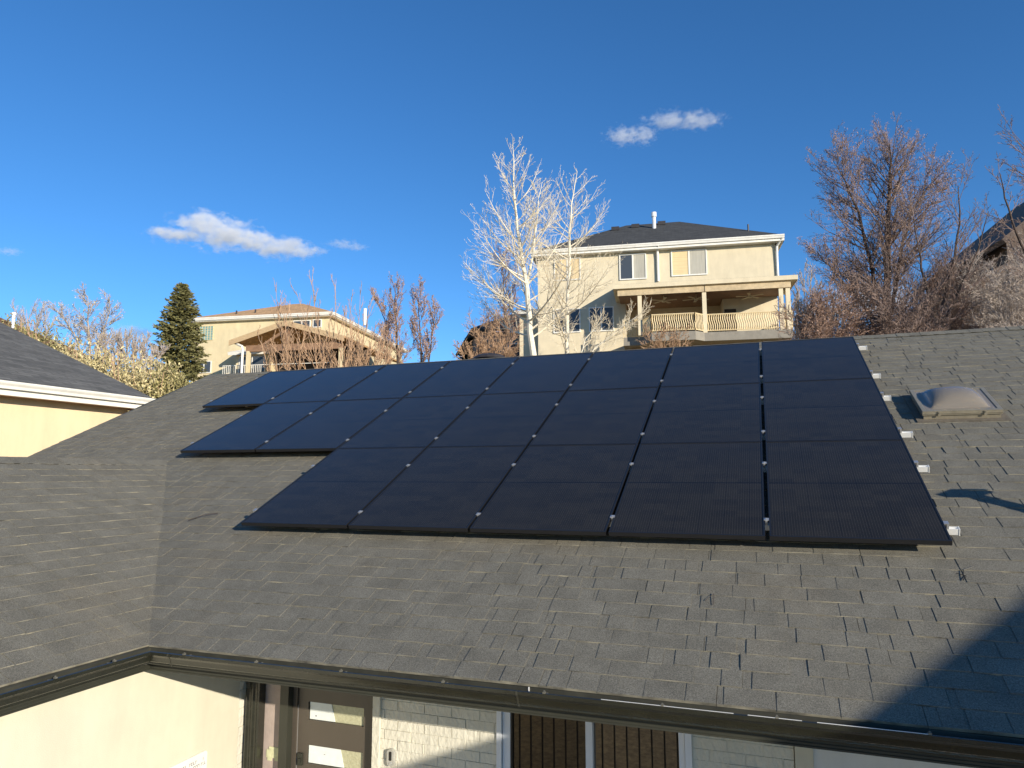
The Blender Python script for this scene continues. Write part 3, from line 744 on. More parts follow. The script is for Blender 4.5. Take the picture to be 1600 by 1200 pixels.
mb = MB(); mb.tube([TA(12.4,-8,14.6),TA(12.4,-8,16.2)], .16, 10); mb.build('flue', M_['whitepipe'], ha)
gutter_line(None, ha, TA(ex0,.45,ez-.02), TA(ex1,.45,ez-.02), .15, .24)
gutter_line(None, ha, TA(ex1,.45,ez-.02), TA(ex1,-18.5,ez-.02), .15, .24)
mb = MB(); mb.box(ex0,-.0,ez-.33,ex1-.01,.43,ez-.25,TA); mb.box(12.62,-18.4,ez-.33,ex1-.01,-.01,ez-.25,TA); mb.build('soffit', M_['white'], ha)
mb = MB(); mb.tube([TA(-.35,.5,13.7),TA(-.02,.12,13.45),TA(.08,.1,12.8),TA(.08,.1,zA)], .075, 8); mb.build('downspout', M_['white'], ha)
# glass block window: six columns by six rows of blocks
mb = MB(); n = 5
for i in range(6): mb.box(.50+i*.26-.02,.0,12.05,.50+i*.26+.02,.06,13.3,TA)
for j in range(7): mb.box(.48,.0,12.05+j*.205-.012,1.82,.055,12.05+j*.205+.012,TA)
o = mb.build('window', M_['stuccoA'], ha); o['label'] = 'glass block window in a pale grid'
mb = MB(); mb.box(.5,.0,12.05,1.8,.03,13.28,TA); mb.build('pane', M_['glassblock'], o)
win(TA, ha, .40, 1.80, 9.15, 10.2, .02)
win(TA, ha, 9.3, 10.9, 12.75, 13.42, .02); win(TA, ha, 11.1, 11.9, 12.75, 13.45, .02, split=False)
# bay with glass door
mb = MB(); mb.box(5.0,0.01,zA,8.0,1.4,10.4,TA); mb.build('bay', M_['stuccoA'], ha)
mb = MB(); slab(mb, [TA(4.5,1.9,10.55),TA(8.3,1.9,10.55),TA(8.3,0.01,11.1),TA(4.5,0.01,11.1)], .25); mb.build('bay_roof', M_['white'], ha)
win(TA, ha, 5.3, 7.7, 8.3, 10.25, 1.42)
# porch gable
uA, uB, um, w1, w0_ = 6.75, 16.3, 11.45, 5.2, .0
mb = MB(); ze, za_ = 10.85, 12.25
slab(mb, [TA(uA,w1,ze),TA(um,w1,za_),TA(um,w0_,za_),TA(uA,w0_,ze)], .12)
slab(mb, [TA(um,w1,za_),TA(uB,w1,ze),TA(uB,-9.,ze),TA(um,-9.,za_)], .12)
o = mb.build('porch_roof', M_['roofA'], ha); uvroof(o)
mb = MB()
for (a_,b_,c_,d_) in ((uA-.02,ze,um,za_),(um,za_,uB+.02,ze)):
    mb.hexa([TA(a_,w1,b_-.42),TA(c_,w1,d_-.42),TA(c_,w1+.06,d_-.42),TA(a_,w1+.06,b_-.42),TA(a_,w1,b_-.0),TA(c_,w1,d_-.0),TA(c_,w1+.06,d_),TA(a_,w1+.06,b_)])
mb.build('barge_board', M_['wood'], ha)
mb = MB(); mb.box(8.0,w1-.5,9.95,uB-.4,w1-.3,10.45,TA); mb.box(um-.15,w1-.5,10.45,um+.15,w1-.3,11.9,TA)
mb.hexa([TA(9.2,w1-.48,10.45),TA(9.5,w1-.48,10.45),TA(um,w1-.48,11.5),TA(um-.3,w1-.48,11.6),TA(9.2,w1-.32,10.45),TA(9.5,w1-.32,10.45),TA(um,w1-.32,11.5),TA(um-.3,w1-.32,11.6)])
mb.build('truss', M_['brownwood'], ha)
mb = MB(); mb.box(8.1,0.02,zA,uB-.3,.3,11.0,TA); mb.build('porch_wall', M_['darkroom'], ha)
for u in (8.2, 15.9):
    mb = MB(); mb.box(u-.12,w1-.55,zA-1,u+.12,w1-.25,10.0,TA); mb.build('post', M_['stuccoA'], ha)
mb = MB(); mb.tube([TA(uA+.15,w1-.3,10.75),TA(7.8,w1-.1,10.35),TA(7.85,w1-.1,10.1),TA(7.85,w1-.1,7.9),TA(7.3,w1,7.6)], .1, 8); mb.build('downspout', M_['white'], ha)
# balcony rail
mb = MB(); mb.box(5.0,3.2,9.15,14.5,3.26,9.2,TA)
k = 5.0
while k < 8.5: mb.box(k,3.21,8.0,k+.03,3.25,9.15,TA); k += .16
mb.build('railing', M_['white'], ha)

# ---- house B : big house, centre right
OB = (-13.96, 35.01); TB = frame(OB, 82); zB = ground_z(-7, 37)-.8
hb = thing('hilltop_house', 'large pale stucco house with dark grey roof and covered balcony above the panels', 'house', TB(7,-5,zB))
mb = MB(); mb.box(0,-10,10.7,13.9,0,13.8,TB); mb.box(0,-10,zB-1,5.3,0,10.699,TB); mb.box(10.9,-10,zB-1,13.9,0,10.699,TB); mb.box(5.301,-10,zB-1,10.899,-2.0,10.699,TB); mb.box(5.301,-1.999,zB-1,10.899,-.001,8.0,TB); mb.box(-1.35,-8,zB-1,-.003,-1.0,10.35,TB); mb.build('wall', M_['stuccoB'], hb)
mb = MB(); ez = 14.0; a_, b_ = -.35, 14.35; wf, wb = .45, -10.45; wm = (wf+wb)/2; rz = 17.15; rl_, rr_ = a_+5.6, b_-5.6
slab(mb, [TB(a_,wf,ez),TB(b_,wf,ez),TB(rr_,wm,rz),TB(rl_,wm,rz)])
slab(mb, [TB(b_,wf,ez),TB(b_,wb,ez),TB(rr_,wm,rz)])
slab(mb, [TB(b_,wb,ez),TB(a_,wb,ez),TB(rl_,wm,rz),TB(rr_,wm,rz)])
slab(mb, [TB(a_,wb,ez),TB(a_,wf,ez),TB(rl_,wm,rz)])
o = mb.build('roof', M_['roofB'], hb); uvroof(o)
mb = MB(); slab(mb, [TB(-1.75,-.6,10.55),TB(-.003,-.6,10.55),TB(-.003,-6,11.9),TB(-1.75,-6,11.9)], .15); o = mb.build('side_roof', M_['roofB'], hb); uvroof(o)
gutter_line(None, hb, TB(-1.75,-.6,10.55), TB(0,-.6,10.55), .12, .2)
gutter_line(None, hb, TB(a_,wf,ez), TB(b_,wf,ez), .14, .2)
mb = MB(); mb.box(a_,wf-.03,ez-.34,b_,wf-.001,ez-.1,TB); mb.box(a_,.001,ez-.34,b_,wf-.031,ez-.3,TB); mb.box(b_-.03,-10.4,ez-.34,b_,wf-.031,ez-.08,TB); mb.box(a_,-10.4,ez-.34,a_+.03,wf-.031,ez-.08,TB); mb.build('fascia', M_['white'], hb)
slp = (rz-ez)/(wf-wm)
for u, w in ((4.6,-3.9),(5.9,-4.3),(7.6,-4.6)):
    zz = ez+(wf-w)*slp; mb = MB(); mb.box(u-.28,w-.28,zz-.1,u+.24,w+.24,zz+.14,TB); mb.build('roof_vent', M_['dkvent'], hb)
zz = ez+(wf+3.6)*slp; mb = MB(); mb.tube([TB(7.1,-3.6,zz-.2),TB(7.1,-3.6,zz+.85)], .12, 10); mb.tube([TB(7.1,-3.6,zz+.75),TB(7.1,-3.6,zz+1.05)], .17, 10); mb.build('flue', M_['whitepipe'], hb)
mb = MB(); mb.tube([TB(12.6,-1,14.8),TB(12.6,-1,15.25)], .05, 8); mb.build('vent_pipe', M_['dkvent'], hb)
win(TB, hb, 1.02, 2.65, 12.15, 13.55, .02, 'blind', 'blind')
win(TB, hb, 4.98, 6.58, 11.97, 13.56, .02, 'farglass', 'curtain')
win(TB, hb, 8.02, 10.08, 12.02, 13.58, .02, 'blind', 'curtain')
win(TB, hb, .95, 2.6, 8.9, 10.4, .02, 'farglass', 'farglass')
win(TB, hb, 3.1, 4.6, 8.9, 10.4, .02, 'farglass', 'farglass')
mb = MB(); mb.tube([TB(7.3,.5,13.85),TB(7.25,.14,13.6),TB(7.25,.1,13.2),TB(7.25,.1,11.75)], .075, 8); mb.build('downspout', M_['white'], hb)
mb = MB(); mb.tube([TB(14.25,.5,13.85),TB(13.98,.12,13.45),TB(13.96,.08,12.9),TB(13.96,.06,11.6)], .075, 8); mb.build('downspout', M_['white'], hb)
# porch roof
WP = 2.9
mb = MB(); slab(mb, [TB(4.75,WP+.25,10.88),TB(14.45,WP+.25,10.88),TB(14.45,0.003,11.55),TB(4.75,0.003,11.55)], .16)
o = mb.build('balcony_roof', M_['roofB'], hb); uvroof(o)
mb = MB(); mb.box(4.75,WP+.255,10.62,14.45,WP+.31,10.86,TB); mb.box(4.76,.01,10.60,14.44,WP+.25,10.64,TB); mb.build('balcony_fascia', M_['stuccoB'], hb)
mb = MB(); mb.box(5.0,WP+.08,10.25,9.65,WP+.14,10.60,TB); mb.box(9.70,WP+.08,10.25,14.1,WP+.14,10.60,TB); mb.build('rolled_shade', M_['fabric'], hb)
for u in (6.2, 9.65, 13.6, 13.95):
    mb = MB(); mb.box(u-.11,WP-.12,8.0,u+.11,WP+.07,10.6,TB); mb.build('post', M_['stuccoB'], hb)
# balcony recess: french doors, dark window
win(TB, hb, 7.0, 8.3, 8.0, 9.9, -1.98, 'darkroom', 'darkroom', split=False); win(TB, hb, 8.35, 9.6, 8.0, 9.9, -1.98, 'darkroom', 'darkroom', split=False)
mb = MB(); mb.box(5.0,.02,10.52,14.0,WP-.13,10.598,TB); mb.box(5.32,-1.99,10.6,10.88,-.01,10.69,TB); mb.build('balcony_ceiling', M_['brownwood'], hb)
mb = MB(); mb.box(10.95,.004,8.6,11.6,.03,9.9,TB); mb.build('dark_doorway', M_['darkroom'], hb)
# ceiling fans
for u in (7.5, 9.3, 12.2):
    fan = MB(); c0 = TB(u,1.5,10.25); fan.tube([c0+Vector((0,0,.4)), c0], .03, 6); fan.tube([c0+Vector((0,0,.02)), c0-Vector((0,0,.1))], .11, 10)
    for k in range(5):
        th = k*2*pi/5+u; d = Vector((cos(th), sin(th), 0)); s_ = Vector((-sin(th), cos(th), 0))
        p = [c0+d*.14-s_*.05, c0+d*.75-s_*.09, c0+d*.75+s_*.09, c0+d*.14+s_*.05]
        fan.hexa([q-Vector((0,0,.02)) for q in p]+p)
    fan.build('ceiling_fan', M_['stuccoB'], hb)
# deck
dk = [(5.25,2.4),(6.25,2.4),(6.8,3.5),(9.1,3.5),(9.6,2.95),(14.1,2.95),(14.1,0.003),(5.25,0.003)]
mb = MB(); mb.prism(dk, lambda u,w: TB(u,w,7.55), lambda u,w: TB(u,w,8.02)); mb.build('deck', M_['deckgrey'], hb)
mb = MB(); mb.box(9.6,1.2,7.2,14.0,1.4,7.545,TB); mb.box(5.6,1.2,7.2,9.55,1.4,7.545,TB); mb.build('deck_beam', M_['wood'], hb)
for u in (6.0, 9.7, 13.8):
    mb = MB(); mb.box(u-.1,1.25,zB-1,u+.1,1.35,7.2,TB); mb.build('post', M_['wood'], hb)
for i in range(6):     # railing sections
    if i == 5: (a, b) = ((14.08,2.9),(14.08,.1))
    else: (a, b) = (dk[i], dk[i+1])
    if i == 5: pass
    A_, B_ = Vector((a[0],a[1]-.06)), Vector((b[0],b[1]-.06)); Ln = (B_-A_).length; mb = MB()
    P_ = lambda s, z, o=0: TB(A_.x+(B_.x-A_.x)*s/Ln, A_.y+(B_.y-A_.y)*s/Ln+o, z)
    mb.tube([P_(0,9.0), P_(Ln,9.0)], .035, 5); mb.tube([P_(0,8.12), P_(Ln,8.12)], .03, 5)
    for s in (0, Ln): mb.tube([P_(s,8.0), P_(s,9.05)], .04, 5)
    k = .08
    while k < Ln-.03:
        mb.tube([P_(k+.035*sin(t*2*pi), 8.12+.88*t, .05*sin(t*2*pi)) for t in (0,.17,.33,.5,.67,.83,1)], .030, 4); k += .115
    mb.build('railing', M_['rail_y'], hb)

# ---- house E : behind the aspens, left of the big house
pE = at(735, 515, 56)
he = thing('grey_roof_house', 'small grey house corner with charcoal roof behind the white aspen branches', 'house', (pE.x+4, pE.y+3, pE.z-5))
TE = frame((pE.x, pE.y), 60)
mb = MB(); slab(mb, [TE(0,.6,pE.z),TE(12,.6,pE.z),TE(8,-6,pE.z+3.3),TE(5.8,-6,pE.z+3.3)], .2); slab(mb, [TE(0,-12,pE.z),TE(0,.6,pE.z),TE(5.8,-6,pE.z+3.3)], .2)
o = mb.build('roof', M_['roofE'], he); uvroof(o)
mb = MB(); mb.box(.6,-11,pE.z-9,11.5,0,pE.z-.1,TE); mb.build('wall', mat('grey_stucco', (.26,.22,.18), .9), he)  # even grey-brown wall colour
win(TE, he, 3.0, 5.4, pE.z-2.6, pE.z-1.0, .02, 'farglass', 'farglass')

# ---- house F : brown house at the right edge, shade put into its siding colour
pF = at(1548, 384, 34)
hf = thing('brown_gable_house', 'dark brown house with steep gable behind bare trees at the right edge', 'house', (pF.x+6, pF.y+4, pF.z-8))
TF = frame((pF.x, pF.y), 78)
mb = MB(); slp = .82
slab(mb, [TF(0,1,pF.z),TF(6,1,pF.z+6*slp),TF(6,-9,pF.z+6*slp),TF(0,-9,pF.z)], .25)
slab(mb, [TF(6,1,pF.z+6*slp),TF(12,1,pF.z),TF(12,-9,pF.z),TF(6,-9,pF.z+6*slp)], .25)
slab(mb, [TF(-4.2,.5,pF.z-3.3),TF(0.6,.5,pF.z-.9),TF(.6,-8,pF.z-.9),TF(-4.2,-8,pF.z-3.3)], .25)
o = mb.build('roof', M_['dkbrick'], hf)
mb = MB(); mb.prism([(.7,pF.z-12),(11.3,pF.z-12),(11.3,pF.z+.1),(6,pF.z+6*slp-.3),(.7,pF.z+.1)], lambda u,z: TF(u,0,z), lambda u,z: TF(u,-8.5,z))
mb.prism([(-3.8,pF.z-12),(.69,pF.z-12),(.69,pF.z-1.1),(-3.8,pF.z-3.35)], lambda u,z: TF(u,-.1,z), lambda u,z: TF(u,-8,z))
mb.build('wall', M_['dkbrick'], hf)
mb = MB(); mb.box(-3.9,.05,pF.z-5.6,-.2,.9,pF.z-5.5,TF)
mb.build('awning', M_['dkvent'], hf)
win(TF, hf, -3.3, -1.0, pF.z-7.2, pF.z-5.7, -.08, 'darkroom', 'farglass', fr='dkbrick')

# ------------------------------------------------------------------ trees
def rvec(r):
    while True:
        v = Vector((r.uniform(-1,1), r.uniform(-1,1), r.uniform(-1,1)))
        if .01 < v.length < 1: return v.normalized()
def branch(mb, r, p, d, Ln, r0, n, wob, trop, sides, r1=None):
    """one limb: returns its points and directions"""
    pts = [p.copy()]; dirs = [d.copy()]; rad = [r0]; r1 = r0*.25 if r1 is None else r1
    for i in range(n):
        d = (d + rvec(r)*wob + Vector((0,0,trop))).normalized(); p = p + d*(Ln/n)
        pts.append(p.copy()); dirs.append(d.copy()); rad.append(r0+(r1-r0)*(i+1)/n)
    mb.tube(pts, rad, sides, cap=False, tone=r.random())
    return pts, dirs, rad
def side_dir(r, d, ang, az=None):
    a = d.orthogonal().normalized(); b = d.cross(a); t = r.uniform(0, 2*pi) if az is None else az
    return (d*cos(ang)+(a*cos(t)+b*sin(t))*sin(ang)).normalized()
def sample(pts, dirs, rad, t):
    x = t*(len(pts)-1); i = min(int(x), len(pts)-2); f = x-i
    return pts[i].lerp(pts[i+1], f), dirs[i].lerp(dirs[i+1], f).normalized(), rad[i]+(rad[i+1]-rad[i])*f
def twigs(mb, r, pts, dirs, rad, count, lr, Ln, ang, lvl, P, tips):
    for i in range(count):
        t = P['t0'] + (1-P['t0'])*(i+r.random())/count
        p, d, ra = sample(pts, dirs, rad, t)
        l = Ln*lr*r.uniform(.6,1.15)*(1.1-.6*t)
        nd = side_dir(r, d, R_(ang+r.uniform(-12,12)))
        r0 = max(P['rmin'], ra*.55)
        q = branch(mb, r, p, nd, l, r0, 4 if lvl < 2 else 3, P['wob'], P['trop'], 4 if lvl < 2 else 3, P['rmin']*.6)
        if lvl < P['lv']: twigs(mb, r, *q, max(2, int(P['n'][lvl]*r.uniform(.7,1.2)*(1.1-.5*t))), P['lr'], l, ang, lvl+1, P, tips)
        else: tips.append((q[0][-1], q[1][-1])); tips.append((q[0][1], q[1][1]))
def bare_tree(name, label, stems, mt, mtw, seed, P, n1, prof, ang1=50, group=None, leaf=None, nleaf=0, lsize=.03, cat='tree'):
    r = random.Random(seed)
    tr = thing(name, label, cat, tuple(stems[0][0][0]), group)
    tk = MB(); cr = MB(); tips = []; hmax = []
    for (pts, r0, r1) in stems:
        pts = [Vector(p) for p in pts]
        # resample the stem a little rougher
        fine = []; 
        for i in range(len(pts)-1):
            for k in range(3):
                fine.append(pts[i].lerp(pts[i+1], k/3)+(rvec(r)*.03 if (i+k) else Vector()))
        fine.append(pts[-1]); n = len(fine); rad = [r0+(r1-r0)*i/(n-1) for i in range(n)]
        tk.tube(fine, rad, 8, cap=False)
        dirs = [(fine[min(i+1,n-1)]-fine[max(i-1,0)]).normalized() for i in range(n)]
        H = sum((fine[i+1]-fine[i]).length for i in range(n-1))
        if not hmax: hmax.append(H)
        nk = max(5, int(n1*min(1, H/hmax[0])**1.3))
        for i in range(nk):
            t = prof[0]+(1-prof[0])*(i+r.random())/nk
            p, d, ra = sample(fine, dirs, rad, t)
            l = H*prof[1](t)*r.uniform(.75,1.15)
            q = branch(cr, r, p, side_dir(r, d, R_(ang1*(1.15-.45*t)+r.uniform(-8,8))), l, max(P['rmin']*1.5, min(ra*.5, l*P.get('lk',.017))), 7, P['wob']*.8, P['trop'], 5, P['rmin'])
            twigs(cr, r, *q, max(3, int(P['n'][0]*l/ (H*.3))), P['lr'], l, P['ang'], 1, P, tips)
    tk.build('trunk', mt, tr); cr.build('crown', mtw, tr)
    if leaf:
        lf = MB()
        for i in range(nleaf):
            p, d = tips[int(r.random()*len(tips))]; p = p + rvec(r)*.07
            a = rvec(r)*lsize*r.uniform(.6,1.3); b = a.orthogonal().normalized()*lsize*r.uniform(.4,.8)
            lf.add([p-a, p+b, p+a, p-b], [(0,1,2,3)], r.random())
        lf.build('leaves', leaf, tr)
    return tr
M_['aspen'] = mat('white_aspen_bark', (.74,.68,.54), .7, .18, 6, .3, 20, stretch=(1,1,4), tone=.1)
M_['aspentw'] = mat('pale_aspen_twigs', (.74,.65,.48), .7, .10, 2, tone=.2)
M_['bark'] = mat('dark_brown_bark', (.075,.052,.04), .9, .25, 8, .4, 20)
M_['barktw'] = mat('grey_brown_twigs', (.23,.165,.135), .9, .15, 2, tone=.35)
M_['redtw'] = mat('reddish_twigs', (.29,.19,.14), .85, .15, 2, tone=.3)
M_['paletw'] = mat('pale_grey_twigs', (.40,.34,.29), .85, .15, 2, tone=.3)
M_['tanstem'] = mat('tan_bare_stems', (.42,.27,.16), .8, .15, 2, tone=.3)
M_['budleaf'] = mat('russet_dry_leaves', (.34,.215,.15), .8, .2, 2, tone=.4)
M_['yleaf'] = mat('yellow_green_leaves', (.50,.42,.21), .7, .15, 1.5, tone=.4)
M_['oliveleaf'] = mat('olive_leaves', (.26,.23,.09), .7, .15, 1.5, tone=.4)
M_['needle'] = mat('blue_green_needles', (.155,.145,.05), .8, .2, 1, tone=.45)
M_['needled'] = mat('dark_green_needles', (.035,.05,.03), .8, .2, 1, tone=.45)

PA = dict(t0=.14, rmin=.0052, wob=.085, trop=.10, lv=3, n=(11,6,3), lr=.45, ang=36, lk=.011)
# aspen with leaning trunk
s1 = [at(836,575,30), at(829,520,30), at(823,450,30), at(815,400,30), at(807,340,30), at(803,285,30), at(801,226,30)]
s1b = [at(824,440,30), at(832,400,29.8), at(838,350,29.6), at(841,310,29.6), at(847,284,29.6)]
bare_tree('aspen_tree', 'tall bare aspen with white leaning trunk left of the big house', [(s1,.15,.012),(s1b,.06,.009)], M_['aspen'], M_['aspentw'], 11, PA, 42, (.12, lambda t: .46*(1-abs(t-.15)**1.1*1.05)), 68, 'bare white aspens')
s2 = [at(886,575,31.5), at(886,520,31.5), at(888,450,31.5), at(890,380,31.5), at(893,320,31.5), at(902,268,31.5)]
bare_tree('aspen_tree', 'slimmer bare aspen standing upright before the big house wall', [(s2,.115,.010)], M_['aspen'], M_['aspentw'], 12, PA, 36, (.08, lambda t: .41*(1-abs(t-.2)**1.2*1.1)), 66, 'bare white aspens')
s3 = [at(960,575,30), at(950,520,30.2), at(975,490,30.2), at(1000,470,30)]
bare_tree('aspen_sapling', 'low spreading pale aspen limbs below the balcony', [([at(905,575,30.5), at(930,545,30.4), at(965,515,30.2), at(1005,488,30)],.04,.012), ([at(900,575,30.6), at(915,530,30.4), at(945,495,30.2)],.035,.01)], M_['aspen'], M_['aspentw'], 13, dict(PA, lv=2, n=(12,6,3)), 18, (.1, lambda t: .45*(1-.5*t)), 50)

# big russet tree with several stems
PB_ = dict(t0=.08, rmin=.0056, wob=.11, trop=.07, lv=3, n=(13,6,4), lr=.46, ang=40, lk=.013)
def T26(*l): return [at(x,y,26) for x,y in l]
st = [(T26((1382,545),(1384,500),(1387,400),(1388,320),(1391,270),(1390,225)),.17,.015),
      (T26((1380,540),(1372,470),(1358,400),(1340,330),(1322,285),(1306,258)),.09,.012),
      (T26((1386,520),(1400,440),(1410,380),(1425,330),(1444,300),(1460,282)),.08,.012),
      (T26((1380,530),(1350,480),(1318,445),(1294,415),(1276,392)),.06,.012)]
bare_tree('russet_tree', 'tall many stemmed tree with russet dry leaves right of the big house', st, M_['bark'], M_['barktw'], 21, PB_, 50, (.10, lambda t: .42*(1-t*.58)), 52, 'trees beyond the ridge', M_['budleaf'], 24000, .021)
PC_ = dict(t0=.1, lk=.012, rmin=.0052, wob=.12, trop=.05, lv=3, n=(11,5,4), lr=.46, ang=36)
st = [([at(x,y,24) for x,y in ((1462,560),(1470,500),(1480,450),(1492,400),(1500,350),(1497,290))],.09,.012),
      ([at(x,y,24) for x,y in ((1465,545),(1455,480),(1440,420),(1432,370),(1425,330))],.06,.01),
      ([at(x,y,24) for x,y in ((1475,500),(1505,440),(1530,390),(1545,330))],.05,.01)]
bare_tree('bare_tree', 'thin dark bare tree between the russet tree and the brown gable house', st, M_['bark'], M_['barktw'], 22, PC_, 22, (.08, lambda t: .38*(1-t*.5)), 46, 'trees beyond the ridge')
st = [([at(x,y,20) for x,y in ((1680,560),(1672,480),(1655,400),(1635,330),(1615,270),(1600,225))],.12,.012),
      ([at(x,y,20) for x,y in ((1650,460),(1615,420),(1585,360),(1570,310),(1562,270))],.05,.01)]
bare_tree('bare_tree', 'grey bare tree cut by the right edge of the picture', st, M_['bark'], M_['barktw'], 23, dict(PC_, n=(11,5,3)), 26, (.12, lambda t: .34*(1-t*.5)), 50, 'trees beyond the ridge')
# reddish small trees before house A and right of it
def T(dep, *l): return [at(x,y,dep) for x,y in l]
PS = dict(t0=.1, rmin=.0075, wob=.11, trop=.12, lv=2, n=(13,7,4), lr=.45, ang=32)
bare_tree('columnar_tree', 'narrow upright tree with purple brown leaves right of the orange roof house', [(T(30,(622,590),(621,540),(618,500),(618,455)),.07,.012),(T(30,(660,590),(657,540),(655,500),(652,462)),.05,.01),(T(30,(668,585),(675,530),(680,480)),.04,.01),(T(30,(610,590),(604,545),(602,500),(590,470)),.04,.01)],
          M_['bark'], M_['redtw'], 31, PS, 24, (.08, lambda t: .33*(1-t*.35)), 40, None, M_['budleaf'], 3600, .03)
bare_tree('small_bare_tree', 'small bare reddish tree with hazy crown behind the aspen trunk', [(T(36,(790,575),(788,500),(786,440),(784,400)),.07,.012),(T(36,(788,540),(800,490),(806,450)),.04,.01)],
          M_['bark'], M_['redtw'], 32, dict(PS, n=(13,6,3), ang=38, trop=.07), 34, (.08, lambda t: .34*(1-t*.6)), 46, None, M_['budleaf'], 1800, .03)
bare_tree('small_bare_tree', 'bare pinkish tree with round open crown above the left hedge', [(T(30,(140,575),(140,540),(138,500),(137,462)),.06,.01),(T(30,(146,575),(155,535),(168,500),(172,475)),.045,.01),(T(30,(134,570),(120,530),(104,505),(88,480)),.045,.01)],
          M_['paletw'], M_['paletw'], 33, dict(PS, trop=.04, ang=40), 20, (.18, lambda t: .36*(1-t*.4)), 44, None, M_['yleaf'], 500, .03)
for i, (x, y, lab) in enumerate(((205,535,'pale twiggy shrub left of the spruce'),(232,550,'low grey bare shrub at the foot of the spruce'),(172,530,'thin grey bare shrub right of the pinkish tree'),(50,498,'faint pale bare treetop just right of the white pipe'))):
    d0 = 40 if i < 3 else 44
    bare_tree('bare_shrub', lab, [(T(d0,(x+j*5,600),(x+j*8,565),(x+j*11,y)),.03,.01) for j in (-2,-.7,.7,2)], M_['paletw'], M_['paletw'], 40+i, dict(PS, rmin=.010, trop=.10), 14, (.2, lambda t: .32), 34, 'bare shrubs by the spruce', cat='shrub')
# tan many-stemmed shrub in front of house A
stems = []; rs = random.Random(77)
for i in range(62):
    x0 = rs.uniform(420,605); ytop = rs.choice((540,520,500,480,455)) - rs.random()*18 if 440 < x0 < 560 else rs.uniform(505,545)
    lean = rs.uniform(-38,30)+(x0-505)*.12
    stems.append((T(24+rs.uniform(-1,1),(x0,600),(x0+lean*.25,570),(x0+lean*.6,(570+ytop)/2),(x0+lean*rs.uniform(.7,1.2),ytop)),.018,.006))
bare_tree('bare_shrub', 'wide tan bare shrub of many upright stems before the orange roof house', stems, M_['tanstem'], M_['tanstem'], 51, dict(PS, lv=2, n=(5,3,2), rmin=.006, trop=.10), 7, (.15, lambda t: .30*(1-.5*t)), 32, None, cat='shrub')
# pale trees right of house B and undergrowth along the ridge
for i, (xs, yt, m, lab) in enumerate(((1262,412,'paletw','pale hazy bare tree just right of the balcony'),(1240,450,'paletw','low pale bare tree touching the balcony corner'),(1296,455,'paletw','small pale bare tree below the russet tree'))):
    bare_tree('small_bare_tree', lab, [(T(46,(xs+j*6,560),(xs+j*9,510),(xs+j*11,yt+abs(j)*22)),.06,.012) for j in (-1.5,-.5,.5,1.5)], M_[m], M_[m], 60+i, dict(PS, rmin=.012), 20, (.1, lambda t: .30*(1-.5*t)), 32)
ug = [(1275,470,'redtw','leafless brown thicket left of the russet tree trunk'),(1330,478,'redtw','tangled reddish bush at the russet tree foot'),(1420,455,'barktw','orange tan bush right of the russet tree trunk'),
      (1470,450,'redtw','rusty bush before the lean to roof'),(1520,440,'paletw','greyish bush before the brown gable house'),(1560,470,'paletw','twiggy bush low at the right edge'),(1360,500,'barktw','low tan bush hugging the russet trunk'),(1590,430,'paletw','upright grey bush in the far right corner')]
for i, (x, y, m, lab) in enumerate(ug):
    rs = random.Random(100+i); dep = 22+rs.random()*3
    bare_tree('bare_bush', lab, [(T(dep,(x+j*9,585),(x+j*12,545),(x+j*15+rs.uniform(-8,8),y+rs.uniform(0,30))),.022,.008) for j in (-2,-1.2,-.4,.4,1.2,2)], M_[m], M_[m], 70+i, dict(PS, rmin=.0075, trop=.03, wob=.17, ang=46, lv=2, n=(10,6,3)), 11, (.10, lambda t: .55), 52, 'bushes along the back of the ridge', M_['budleaf'] if m == 'redtw' else None, 700, .028, cat='bush')

for i, (x, y, lab) in enumerate(((770,515,'twiggy tan bush low behind the aspen trunk'),(745,545,'low tan bush against the grey roof house'),(1040,528,'small reddish bush under the balcony'))):
    rs = random.Random(130+i)
    bare_tree('bare_bush', lab, [(T(27,(x+j*6,590),(x+j*9,565),(x+j*12,y)),.018,.007) for j in (-2,-1,0,1,2)], M_['tanstem'], M_['tanstem'], 90+i, dict(PS, rmin=.007, trop=.05, wob=.15, ang=42, n=(9,5,3)), 10, (.1, lambda t: .5), 48, 'bushes along the back of the ridge', cat='bush')

# leafy hedge shrubs on the left
def leafy(label, c, rx, ry, h, seed, n=12000, ls=.066, m='yleaf'):
    r = random.Random(seed); t = thing('leafy_shrub', label, 'shrub', (c.x,c.y,c.z), 'leafy shrubs of the left hedge')
    st_ = MB(); lf = MB(); segs = []
    for i in range(16):
        a = r.uniform(0,2*pi); q = Vector((cos(a)*rx*r.random(), sin(a)*ry*r.random(), h*r.uniform(.7,1)))
        p0 = Vector((q.x*.3, q.y*.3, 0)); segs.append((p0, q)); st_.tube([c+p0, c+p0.lerp(q,.5)+rvec(r)*.2, c+q], [.03,.02,.01], 4)
    st_.build('stem', M_['tanstem'], t)
    for i in range(n):
        u = r.random(); v = rvec(r); rr_ = (.45+.55*r.random()**.5)
        lump = 1+.28*noise.noise(v*2.1+Vector((seed,0,0)))
        p = Vector((v.x*rx, v.y*ry, abs(v.z)*h*.62))*rr_*lump + Vector((0,0,h*.35*r.random()))
        if noise.noise((p+c)*1.3) < -.28: continue
        p += c
        a = rvec(r)*ls*r.uniform(.6,1.2); a.z *= 1.5; b = a.cross(rvec(r)).normalized()*ls*.4
        lf.add([p-a, p+b, p+a, p-b], [(0,1,2,3)], r.random())
    lf.build('foliage', M_[m], t)
